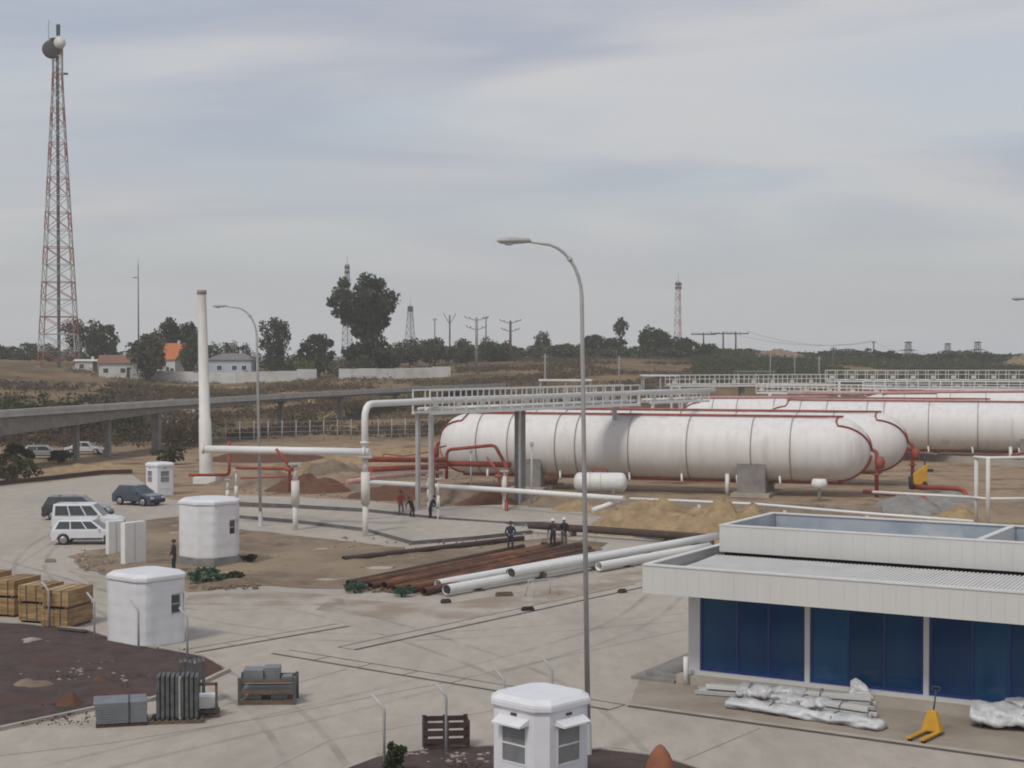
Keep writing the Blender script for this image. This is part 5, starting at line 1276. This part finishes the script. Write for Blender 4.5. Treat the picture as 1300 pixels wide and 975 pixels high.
for i in range(17):
    px = 900 + i * 25 + random.uniform(-6, 6)
    tree('low grey-green shrub in the hedge line behind the far pipe rack', px, random.uniform(443, 452) if px > 960 else 442, 42, random.uniform(470, 520), random.choice(['leaf_mid', 'leaf_olive', 'leaf_dark']), 'shrub', n=650, trunk=.05, seed=80 + i)

for i in range(22):
    px = 490 + i * 19 + random.uniform(-6, 6)
    tree('low grey-green shrub in the thicket along the brown hill crest', px, random.uniform(434, 444), random.uniform(34, 50), random.uniform(395, 440), random.choice(['leaf_mid', 'leaf_olive', 'leaf_mid', 'leaf_dark']), 'shrub', n=600, trunk=.03, seed=140 + i)
for i in range(9):
    tree('low dark shrub along the crest of the left field', -20 + i * 22 + random.uniform(-5, 5), random.uniform(441, 447), 34, random.uniform(400, 430), random.choice(['leaf_mid', 'leaf_dark']), 'shrub', n=500, trunk=.03, seed=170 + i)
for i in range(7):
    tree('low shrub filling the gaps behind the white wall', 320 + i * 28 + random.uniform(-5, 5), random.uniform(446, 456), 36, random.uniform(332, 345), random.choice(['leaf_mid', 'leaf_dark', 'leaf_olive']), 'shrub', n=600, trunk=.03, seed=190 + i)
def scatter(name, label, m, n, size, area, seed, zs=.5, clumpy=.12, thr=0.0):
    n = int(n * 2.0); size *= .75; zs *= .8
    rng = random.Random(seed); mb = MB(); k = 0
    while k < n:
        px0, px1, d0, d1 = area; px = rng.uniform(px0, px1); d = rng.uniform(d0, d1)
        p = TP(px, d)
        if noise.noise(Vector((p.x * clumpy, p.y * clumpy, seed))) < thr: k += .15; continue
        c = p
        for _ in range(7):
            q = c + Vector((rng.gauss(0, size * .9), rng.gauss(0, size * .9), abs(rng.gauss(0, zs))))
            a = rng.uniform(0, 6.28); s = size * rng.uniform(.5, 1.2); b = Vector((math.cos(a), math.sin(a), rng.uniform(-.3, .3))) * s * .5; up = Vector((rng.uniform(-.4, .4), rng.uniform(-.4, .4), 1)) * s * .5
            mb.add([q - b, q + up * .8, q + b, q - up * .6], [(0, 1, 2, 3)])
        k += 1
    o = mb.build(name, m, fix=False); o['label'] = label; o['category'] = 'scrub'; o['kind'] = 'stuff'; return o
scatter('scrub', 'dry brown scrub and grass on the slope below the white wall', 'grass_dry', 3200, .5, (150, 920, 205, 330), 3, .3, .06, -.05)
scatter('scrub', 'dark brown scrub on the bank behind the bridge', 'leaf_brown', 2600, .6, (-40, 640, 198, 300), 4, .5, .07, .05)
scatter('scrub', 'green scrub patches on the left field and bank', 'leaf_olive', 1300, .5, (-60, 620, 205, 380), 5, .4, .05, .18)
scatter('scrub', 'dark green scrub on the slope behind the far pipe racks', 'leaf_mid', 3200, .8, (880, 1330, 300, 480), 6, .7, .03, -.25)
scatter('scrub', 'reddish dry grass on the middle hill slope', 'leaf_brown', 1800, .6, (580, 960, 270, 430), 7, .35, .05, .0)
scatter('undergrowth', 'dark undergrowth below the bridge around the parked cars', 'leaf_brown', 600, .5, (-40, 262, 184, 208), 8, 1.6, .12, -.3)
scatter('undergrowth', 'dark shaded undergrowth behind the bridge columns and cars', 'leaf_dark', 1100, .8, (-40, 175, 196, 210), 9, 2.4, .12, -.4)
# bushes under the bridge and in the yard
def bush(label, loc, w_, h, m, seed, n=500, size=.16, group=None):
    rng = random.Random(seed); t = thing('bush', label, 'bush', loc, 0, group); st = MB()
    for k in range(5):
        a = rng.uniform(0, 6.28); st.path([(0, 0, -.05), (math.cos(a) * w_ * .2, math.sin(a) * w_ * .2, h * .7)], [.03, .012], 5)
    st.build('stem', 'bark', t); c = MB(); leaf_cloud(c, (0, 0, h * .52), w_ * .5, w_ * .5, h * .5, n, size, rng, 12, floor=.03); c.build('foliage', m, t, fix=False)
bush('dark round bush on the bed beside the slatted crate', G(503, 985, .1), .75, .95, 'leaf_dark', 3, 1400, .09)
bush('blue-green leafy heap spread beside the person in dark clothes', G(262, 741), 1.9, .75, 'leaf_tarp', 4, 900, .16)
bush('dark leafy heap at the soil edge right of the blue-green heap', G(296, 738), 1.4, .55, 'leaf_dark', 5, 600, .15)
bush('dark bush on the ground below the thick bridge column', G(215, 590), 3.2, 2.0, 'leaf_mid', 6, 900, .3)
bush('dark bush under the bridge between the parked cars', G(20, 590), 4.5, 2.4, 'leaf_dark', 7, 1100, .35)
bush('dark shrubby bush before the silver parked car', G(75, 588), 3.0, 1.3, 'leaf_dark', 8, 700, .3)
bush('green weed growing at the plinth of the round-cornered booth', G(315, 714), .9, .45, 'leaf_dark', 9, 350, .12)
bush('green weeds around the left ends of the rusty pipes', G(452, 752), 1.3, .5, 'leaf_tarp', 10, 500, .12)
bush('green weeds between the rusty and the white pipe ends', G(512, 758), 1.5, .5, 'leaf_tarp', 11, 500, .12)
bush('grey-leaved bush at the far edge of the left road', G(10, 613), 3.0, 2.4, 'leaf_olive', 12, 1100, .26)
bush('grey-leaved bush second along the far edge of the road', G(32, 608), 2.6, 1.9, 'leaf_olive', 13, 900, .26)
# loose stones on the soil
def stone_mesh(seed, r):
    b = bmesh.new(); bmesh.ops.create_icosphere(b, subdivisions=1, radius=r)
    for v in b.verts: v.co *= 1 + .35 * noise.noise(v.co * (2 / r) + Vector((seed, 0, 0))); v.co.z *= .65
    me = bpy.data.meshes.new('stone'); b.to_mesh(me); b.free(); me.materials.append(MT['stone']); return me
SM = [stone_mesh(i * 3.3, .13) for i in range(3)]
def loose(name, label, polys, n, seed):
    rng = random.Random(seed); mb = MB()
    for i in range(n):
        px0, px1, py0, py1 = polys[i % len(polys)]; c = G(rng.uniform(px0, px1), rng.uniform(py0, py1)); s = rng.uniform(.15, .9) ** 1.5; me = SM[i % 3]; rot = Matrix.Rotation(rng.uniform(0, 6.28), 3, 'Z')
        mb.add([rot @ v.co * s + c + Vector((0, 0, .1)) for v in me.vertices], [tuple(f.vertices) for f in me.polygons])
    o = mb.build(name, 'stone', fix=False); o['label'] = label; o['category'] = 'stones'; o['kind'] = 'stuff'
loose('loose_stones', 'loose stones strewn over the soil and the gravel beds', [(110, 180, 702, 722), (320, 640, 690, 735), (0, 240, 830, 890), (310, 540, 612, 630), (640, 760, 660, 690), (960, 1240, 655, 690), (480, 620, 960, 975)], 900, 5)
rg = random.Random(9); cm = MB()
for i in range(2600):
    px0, px1, py0, py1 = [(100, 185, 700, 728), (250, 640, 684, 745), (300, 640, 592, 640), (560, 790, 640, 668), (440, 545, 742, 753), (950, 1290, 640, 692), (240, 330, 738, 750)][i % 7]
    c = G(rg.uniform(px0, px1), rg.uniform(py0, py1)); k_ = .75 * rg.uniform(.15, 1.1) ** 1.8; me = SM[i % 3]; rot = Matrix.Rotation(rg.uniform(0, 6.28), 3, 'Z')
    cm.add([rot @ v.co * k_ + c + Vector((0, 0, .09)) for v in me.vertices], [tuple(f.vertices) for f in me.polygons])
gm = MB()
for i in range(2400):
    px0, px1, py0, py1 = [(0, 120, 806, 925), (60, 250, 826, 880), (500, 800, 965, 985), (120, 262, 842, 868)][i % 4]
    c = G(rg.uniform(px0, px1), rg.uniform(py0, py1)); k_ = .38 * rg.uniform(.2, 1.0); me = SM[i % 3]; rot = Matrix.Rotation(rg.uniform(0, 6.28), 3, 'Z')
    gm.add([rot @ v.co * k_ + c + Vector((0, 0, .11)) for v in me.vertices], [tuple(f.vertices) for f in me.polygons])
go = gm.build('gravel', 'red_gravel', fix=False); go['label'] = 'dark reddish gravel stones lying over the two beds'; go['category'] = 'gravel'; go['kind'] = 'stuff'
co = cm.build('soil_clods', 'dirt', fix=False); co['label'] = 'clods of earth strewn over the churned soil'; co['category'] = 'soil'; co['kind'] = 'stuff'

# ------------------------------------------------------------------ fence, wall and houses behind
def wz(x, y): return terr(x, y)
wall_run('perimeter_wall', 'long white panel wall in front of the houses and trees', 'wall', [TP(165, 322), TP(300, 322), TP(402, 326)], 2.3, .2, 'wall_white', seg=4, zfun=wz)
wall_run('perimeter_wall', 'white panel wall section right of the gap by the dirt road', 'wall', [TP(430, 324), TP(572, 330)], 2.2, .2, 'wall_white', seg=4, zfun=wz)
def road_strip():
    pts = [(438, 205), (420, 240), (395, 275), (330, 300), (250, 306)]
    mb = MB(); v = []
    ctr = [TP(px, d) for px, d in pts]
    fine = []
    for a, b in zip(ctr, ctr[1:]):
        for k in range(8): fine.append(a.lerp(b, k / 8))
    for i, c in enumerate(fine):
        d = (fine[min(i + 1, len(fine) - 1)] - fine[max(i - 1, 0)]).normalized(); n = Vector((-d.y, d.x, 0)).normalized() * 2.2
        for s in (-1, -.3, .3, 1): q = c + n * s; v.append((q.x, q.y, terr(q.x, q.y) + .12))
    f = [(4 * i + j, 4 * i + j + 1, 4 * i + j + 5, 4 * i + j + 4) for i in range(len(fine) - 1) for j in range(3)]
    mb.add(v, f, True); structure(mb.build('dirt_road', 'sand'))
road_strip()
def dirt_ramp():
    mb = MB(); v = []; c = [TP(195, 196), TP(215, 215), TP(228, 245), TP(232, 270)]
    for i, q in enumerate(c):
        for s in (-3, 0, 3): v.append((q.x + s, q.y, terr(q.x + s, q.y) + .15))
    mb.add(v, [(3 * i + j, 3 * i + j + 1, 3 * i + j + 4, 3 * i + j + 3) for i in range(3) for j in range(2)], True); structure(mb.build('dirt_road', 'concrete_tan'))
dirt_ramp()
def house(label, px, d, w_, dp, hw, hr, wall, roof, rz=0.0, wins=((-.3, .5), (.2, .5)), hip=False):
    b = TP(px, d); t = thing('house', label, 'house', (b.x, b.y, b.z - .3), rz, 'houses behind the white wall')
    MB().bb(-w_ / 2, w_ / 2, -dp / 2, dp / 2, 0, hw).build('wall', wall, t)
    e = .4; mb = MB(); rl = w_ * (.25 if hip else .5)
    mb.add([(-w_ / 2 - e, -dp / 2 - e, hw + .003), (w_ / 2 + e, -dp / 2 - e, hw + .003), (w_ / 2 + e, dp / 2 + e, hw + .003), (-w_ / 2 - e, dp / 2 + e, hw + .003), (-rl - (0 if hip else e), 0, hw + hr), (rl + (0 if hip else e), 0, hw + hr)],
           [(0, 1, 5, 4), (2, 3, 4, 5), (1, 2, 5), (3, 0, 4), (0, 3, 2, 1)]); rf = mb.build('roof', roof, t)
    MB().bb(w_ * .15, w_ * .15 + .5, -.25, .25, hw + hr * .5, hw + hr + .6).build('chimney', wall, rf)
    for u, v in wins:
        x = u * w_; f = MB().bb(x - .65, x + .65, -dp / 2 - .05, -dp / 2 + .02, hw * v - .55, hw * v + .65).build('window', 'white_paint', t)
        MB().bb(x - .52, x + .52, -dp / 2 - .07, -dp / 2 - .052, hw * v - .42, hw * v + .52).build('pane', 'glass_dark', f)
    MB().bb(.38 * w_ - .5, .38 * w_ + .5, -dp / 2 - .06, -dp / 2 + .02, 0.2, 2.3).build('door', 'dark_wood', t)
house('white house with brown tiled roof beside the bushy tree', 150, 330, 7.0, 6, 3.2, 1.7, 'wall_white', 'tile_brown', R(6))
house('house with bright orange tiled roof among the trees', 222, 346, 7.6, 7, 4.2, 3.6, 'wall_white', 'tile_orange', R(-35))
house('blue-white house with dull grey roof behind the wall', 296, 338, 9.5, 7, 4.6, 1.4, 'wall_blue', 'roof_dull', R(-4), ((-.22, .62), (.12, .62), (.34, .62)), True)
house('small pale shed near the foot of the lattice mast', 112, 350, 5.0, 4, 2.4, .4, 'wall_white', 'roof_white', R(3), ((-.2, .5),))
def low_roof(label, px0, px1, py, d, m):
    a, b = P(px0, py, d), P(px1, py, d); t = thing('pump_shelter', label, 'shelter', (a.x, a.y, 0)); L = b.x - a.x; z = a.z
    MB().bb(0, L, 0, 5, z - .25, z).build('roof', m, t)
    for x in (.3, L / 2, L - .3):
        for y in (.3, 4.7): MB().bb(x - .12, x + .12, y - .12, y + .12, terr(a.x + x, a.y + y) - .3, z - .25).build('post', 'galv', t)
low_roof('white flat-roofed open shelter behind the gantry', 684, 752, 482, 258, 'white_paint')
low_roof('pale flat shelter roof right of the white-roofed shelter', 815, 862, 476, 275, 'white_paint')
low_roof('low grey shelter roof behind the square-panelled rack', 935, 985, 471, 300, 'roof_dull')
# thin fence along the bank behind the yard
def bank_fence():
    a, b = TP(268, 192), TP(548, 200); t = thing('wire_fence', 'thin grey post-and-wire fence along the bank below the bridge', 'fence', (0, 0, 0)); k = 16
    me = MB().tube((0, 0, -.2), (0, 0, 2.6), .06, None, 6).mesh('post', 'galv')
    pts = [a.lerp(b, i / k) for i in range(k + 1)]
    for p in pts: part('post', me, t, (p.x, p.y, terr(p.x, p.y)))
    for h in (.6, 1.2, 1.8, 2.4): MB().path([(p.x, p.y - .07, terr(p.x, p.y) + h) for p in pts], .018, 4).build('wire', 'galv', t)
bank_fence()

# ------------------------------------------------------------------ masts, poles, pylons
def lattice(label, px, ytop, d, base_w, top_w, panels, red_white=True, dish=False, name='lattice_mast', r=.12, straight=0, zbase=None):
    b = TP(px, d); H = P(px, ytop, d).z - b.z; t = thing(name, label, 'mast', (b.x, b.y, b.z - .2), R(8), 'antenna masts beyond the site')
    def wd(q): return base_w + (top_w - base_w) * min(1, q / (1 - straight)) if straight else base_w + (top_w - base_w) * q
    zs = [H * (1 - (1 - i / panels) ** 1.0) for i in range(panels + 1)]
    cor = [(math.cos(a), math.sin(a)) for a in (R(-90), R(30), R(150))] if base_w < 3 else [(-1, -1), (1, -1), (1, 1), (-1, 1)]
    f = 1 if len(cor) == 3 else .5
    for i in range(panels):
        z0, z1 = zs[i], zs[i + 1]; w0, w1 = wd(z0 / H) * f, wd(z1 / H) * f
        m = ('mast_white' if (panels - i) % 2 == 0 else 'mast_red') if red_white else 'galv_dark'
        mb = MB(); n = len(cor)
        for j in range(n):
            c, e = cor[j], cor[(j + 1) % n]
            mb.tube((c[0] * w0, c[1] * w0, z0), (c[0] * w1, c[1] * w1, z1), r, None, 5, False)
            mb.tube((c[0] * w0, c[1] * w0, z0), (e[0] * w1, e[1] * w1, z1), r * .55, None, 4, False); mb.tube((e[0] * w0, e[1] * w0, z0), (c[0] * w1, c[1] * w1, z1), r * .55, None, 4, False)
            mb.tube((c[0] * w1, c[1] * w1, z1), (e[0] * w1, e[1] * w1, z1), r * .6, None, 4, False)
        mb.build('mast_section', m, t)
    if red_white and base_w > 3: MB().bb(-.35, .35, -.12, .12, 0, H).build('cable_ladder', 'galv_dark', t)
    MB().tube((0, 0, H), (0, 0, H + (3.0 if not dish else 1.5)), r * .7, r * .4, 6).build('antenna_rod', 'galv_dark', t)
    if dish:
        for (x, z, rr, m, yaw) in ((-1.0, -2.6, 2.1, 'dark_metal', R(200)), (.9, -1.2, 1.3, 'cream_paint', R(-20))):
            dm = MB(); dm.lathe([(.001, .5), (rr * .5, .42), (rr * .85, .2), (rr, 0), (rr, -.8), (.001, -.85)], 20, 'Y'); o = dm.build('dish', m, t, loc=(x, -1.2, H + z), rz=yaw)
        dm = MB(); dm.box((0, 0, 0), (.9, .4, 2.6)); dm.build('panel_antenna', 'dark_metal', t, loc=(.2, 0, H + 2.0), bevel=.15)
        MB().box((0, 0, H - .3), (3.0, 3.0, .25)).build('platform', 'dark_metal', t)
        MB().box((1.9, -.5, H - 8), (1.0, .3, .5)).build('side_bracket', 'galv_dark', t)
        MB().tube((-1.9, 0, H - 2), (-1.9, 0, H + 4.2), .06, None, 5).build('whip_antenna', 'galv_dark', t)
        for c in cor: MB().box((c[0] * base_w * f, c[1] * base_w * f, .1), (1.2, 1.2, 1.0)).build('footing', 'concrete', t)
    else:
        for k in range(2): MB().box((0, 0, H * (.97 - .05 * k)), (top_w * 1.8 + .4, top_w * 1.4 + .3, .9)).build('antenna_cluster', 'galv_dark', t)
    return t
lattice('very tall red and white lattice mast carrying dishes at its head', 75, 48, 360, 8.4, 2.0, 19, True, True, r=.14, straight=.12)
lattice('slim dark lattice mast rising behind the tallest tree', 441, 335, 520, 2.2, .7, 14, False, r=.10)
lattice('short grey lattice mast right of the tallest tree', 521, 388, 540, 2.6, .8, 8, False, r=.10)
lattice('slim pale red and white lattice mast right of the lamp post', 861, 357, 560, 1.7, .9, 12, True, r=.10)
t = thing('radio_pole', 'thin guyed radio pole left of the orange roof', 'pole', TP(176, 380), 0); hh = P(176, 336, 380).z - TP(176, 380).z
MB().tube((0, 0, -.2), (0, 0, hh), .22, .10, 6).build('pole', 'galv_dark', t); MB().bb(-1.3, 0, -.05, .05, hh - 3.2, hh - 3.0).build('yagi', 'galv_dark', t); MB().tube((0, 0, hh), (0, 0, hh + 1.5), .05, None, 5).build('whip', 'galv_dark', t)
def epole(label, px, ytop, d, kind, m='wood_pole', grp='electricity poles beyond the site', r=.2):
    b = TP(px, d); H = P(px, ytop, d).z - b.z; t = thing('electricity_pole', label, 'pole', (b.x, b.y, b.z - .2), R(random.uniform(-12, 12)), grp)
    MB().tube((0, 0, 0), (0, 0, H + .2), r * 1.25, r, 8).build('pole', m, t); ins = MB().lathe([(.02, 0), (.10, .04), (.10, .30), (.02, .36)], 8).mesh('insulator', 'galv_dark')
    if kind == 'double':
        for z, a in ((H - .1, 2.6), (H - 2.2, 2.2)):
            for s in (-1, 1):
                MB().tube((0, 0, z - .4), (s * a, 0, z + .35), .09, None, 5).build('cross_arm', m, t)
                part('insulator', ins, t, (s * a, 0, z + .35)); part('insulator', ins, t, (s * a * .6, 0, z + .1))
    elif kind == 'y':
        for s in (-1, 1): MB().tube((0, 0, H - 2.4), (s * 1.6, 0, H + .4), .09, None, 5).build('cross_arm', m, t); part('insulator', ins, t, (s * 1.6, 0, H + .4))
    elif kind == 't':
        MB().bb(-3.6, 3.6, -.1, .1, H - .5, H - .2).build('cross_arm', m, t)
        for x in (-3.3, -1.2, 1.2, 3.3): part('insulator', ins, t, (x, 0, H - .2))
    elif kind == 'plain':
        MB().bb(-.6, .6, -.06, .06, H - .4, H - .25).build('cross_arm', m, t); part('insulator', ins, t, (-.5, 0, H - .25)); part('insulator', ins, t, (.5, 0, H - .25))
    return (b.x, b.y, b.z + H)
epole('concrete pole with doubled cross arms, left of the matching pole', 605, 403, 350, 'double', 'concrete_pole', r=.28)
epole('concrete pole with doubled cross arms above the brown hill', 648, 407, 392, 'double', 'wood_pole', r=.28)
epole('slim pole with y-shaped arms over the thicket', 571, 400, 440, 'y'); epole('thin pole left of the y-armed pole', 552, 404, 470, 'plain', r=.14); epole('thin pole behind the doubled cross arms', 617, 402, 480, 'plain', r=.16)
tips = [epole('wooden pole with wide cross arm, first of the wide-armed row', 893, 422, 440, 't'), epole('wooden pole with wide cross arm, left of the close pair', 918, 421, 436, 't'), epole('wooden pole with wide cross arm, right of the close pair', 934, 421, 436, 't')]
e1 = epole('dark pole standing in front of the shrub hedge', 1058, 441, 330, 'plain'); e2 = epole('slim dark pole rising behind the hedge', 1109, 433, 520, 'plain')
epole('pale post rising out of the slope left of the dark pole', 1040, 452, 300, 'plain', 'concrete_pole', r=.12); epole('pale slim post before the hedge beyond the racks', 978, 448, 300, 'plain', 'concrete_pole', r=.10); epole('pale slim post further along the hedge', 1009, 450, 305, 'plain', 'concrete_pole', r=.10)
epole('pale post on the brown hill beside the shelter', 692, 449, 262, 'plain', 'concrete_pole', r=.13); epole('pale post on the brown hill behind the lamp post', 786, 452, 275, 'plain', 'concrete_pole', r=.13)
epole('thin short pole at the far right hedge', 1274, 449, 520, 'plain', r=.12)
tip_p = []
def pylon(label, px, ytop, d):
    b = TP(px, d); H = P(px, ytop, d).z - b.z; t = thing('pylon', label, 'pylon', (b.x, b.y, b.z - .3), R(5), 'electricity pylons on the far plain')
    mb = MB()
    for sx in (-1, 1):
        for sy in (-1, 1):
            mb.tube((sx * 1.5, sy * 1.5, 0), (sx * .7, sy * .7, H), .16, None, 5)
            for k in range(5):
                z0, z1 = H * k / 5, H * (k + 1) / 5; w0, w1 = 1.5 - .8 * k / 5, 1.5 - .8 * (k + 1) / 5
                mb.tube((sx * w0, sy * w0, z0), (-sx * w1, sy * w1, z1), .09, None, 4)
    mb.build('tower', 'galv_dark', t)
    for z, a in ((H - 3.4, 4.4), (H - .4, 1.9)):
        c = MB(); c.add([(-a, -.12, z), (a, -.12, z), (a, .12, z), (-a, .12, z), (-.8, -.5, z + .5), (.8, -.5, z + .5), (.8, .5, z + .5), (-.8, .5, z + .5)], [(0, 3, 2, 1), (4, 5, 6, 7), (0, 1, 5, 4), (1, 2, 6, 5), (2, 3, 7, 6), (3, 0, 4, 7)]); c.build('cross_arm', 'galv_dark', t)
    tip_p.append((b.x, b.y, b.z + H - 3.5))
pylon('lattice pylon with two cross arms, largest of the three', 1153, 433, 620); pylon('lattice pylon with two cross arms, between the other two', 1203, 435, 660); pylon('lattice pylon with two cross arms, nearest the sandy mound', 1241, 433, 640)
def wire(label, a, b, sag):
    a, b = Vector(a), Vector(b); mb = MB(); mb.path([a.lerp(b, k / 14) - Vector((0, 0, sag * 4 * (k / 14) * (1 - k / 14))) for k in range(15)], .035, 4)
    tag(mb.build('power_line', 'wire'), label, 'wire', 'power lines between the poles')
for dx_ in (-3.2, 3.2):
    wire('sagging power line from the wide-armed poles to the dark pole', (tips[2][0] + dx_, tips[2][1], tips[2][2]), (e2[0] + dx_ * .15, e2[1], e2[2]), 2.5)
    wire('power line between two of the wide-armed poles', (tips[0][0] + dx_, tips[0][1], tips[0][2]), (tips[1][0] + dx_, tips[1][1], tips[1][2]), .4)
wire('power line from the slim dark pole to the largest pylon', e2, tip_p[0], 1.5); wire('power line between the first and second pylon', tip_p[0], tip_p[1], 1.2); wire('power line between the second and third pylon', tip_p[1], tip_p[2], 1.2)
heap('earth_mound', 'sandy mound on the skyline beside the third pylon', 'mound', TP(1300, 470, -.2), 7, 7, 2.6, 'dirt', 61)
heap('earth_mound', 'brown scrubby mound on the skyline right of the wide-armed poles', 'mound', TP(985, 455, -.3), 11, 9, 2.6, 'dirt', 63)

# ------------------------------------------------------------------ broken ground around the tank yard
HG = 'rubble and soil heaps of the excavations'
for i, (px, py, rx, ry, h, m, lab) in enumerate((
        (330, 612, 4.5, 5, 1.0, 'dirt', 'brown soil heap behind the slim cream post'), (395, 622, 3.6, 4, 1.1, 'red_soil', 'reddish soil heap behind the thick cream post'),
        (425, 606, 4.0, 5, 1.3, 'dirt', 'dark soil heap left of the tall cream post'), (515, 630, 5.0, 4, .9, 'red_soil', 'reddish soil bank under the long straight white pipe'),
        (590, 633, 5.0, 4, .9, 'dirt', 'brown soil bank below the rounded tank end'), (620, 640, 2.5, 3, .8, 'red_soil', 'red soil lump beside the valve post'),
        (700, 645, 3.0, 4, 1.0, 'dirt', 'brown soil heap under the white pipe before the rust-brown valve'), (735, 652, 2.8, 3, .8, 'sand', 'tan soil heap behind the pair of workers'),
        (1020, 655, 4.5, 4, .7, 'dirt', 'low brown soil bank behind the building roof'), (1270, 655, 4.5, 5, .8, 'dirt', 'low brown soil bank right of the pipe goalpost'),
        (340, 583, 7, 6, 1.0, 'red_soil', 'low red soil bank behind the horizontal white pipe'), (120, 596, 6, 4, .5, 'sand', 'low tan soil bank beyond the kerb of the left road'))):
    heap('soil_heap', lab, 'soil heap', G(px, py), rx, ry, h, m, 100 + i * 3, 30, 16, HG, .5)
haze = MB().bb(-2050, 2050, -450, 1850, -2, 100).build('haze', 'wire'); stuff(haze)
haze['label'] = 'thin pale haze in the air over the whole place'; haze['category'] = 'haze'
hm = bpy.data.materials.new('haze'); hm.use_nodes = True; hm.node_tree.nodes.clear()
ho = hm.node_tree.nodes.new('ShaderNodeOutputMaterial'); hv = hm.node_tree.nodes.new('ShaderNodeVolumePrincipled')
hv.inputs['Color'].default_value = (.97, .975, .985, 1); hv.inputs['Anisotropy'].default_value = .2; hv.inputs['Density'].default_value = .00036
hm.node_tree.links.new(hv.outputs[0], ho.inputs['Volume']); haze.data.materials.clear(); haze.data.materials.append(hm)
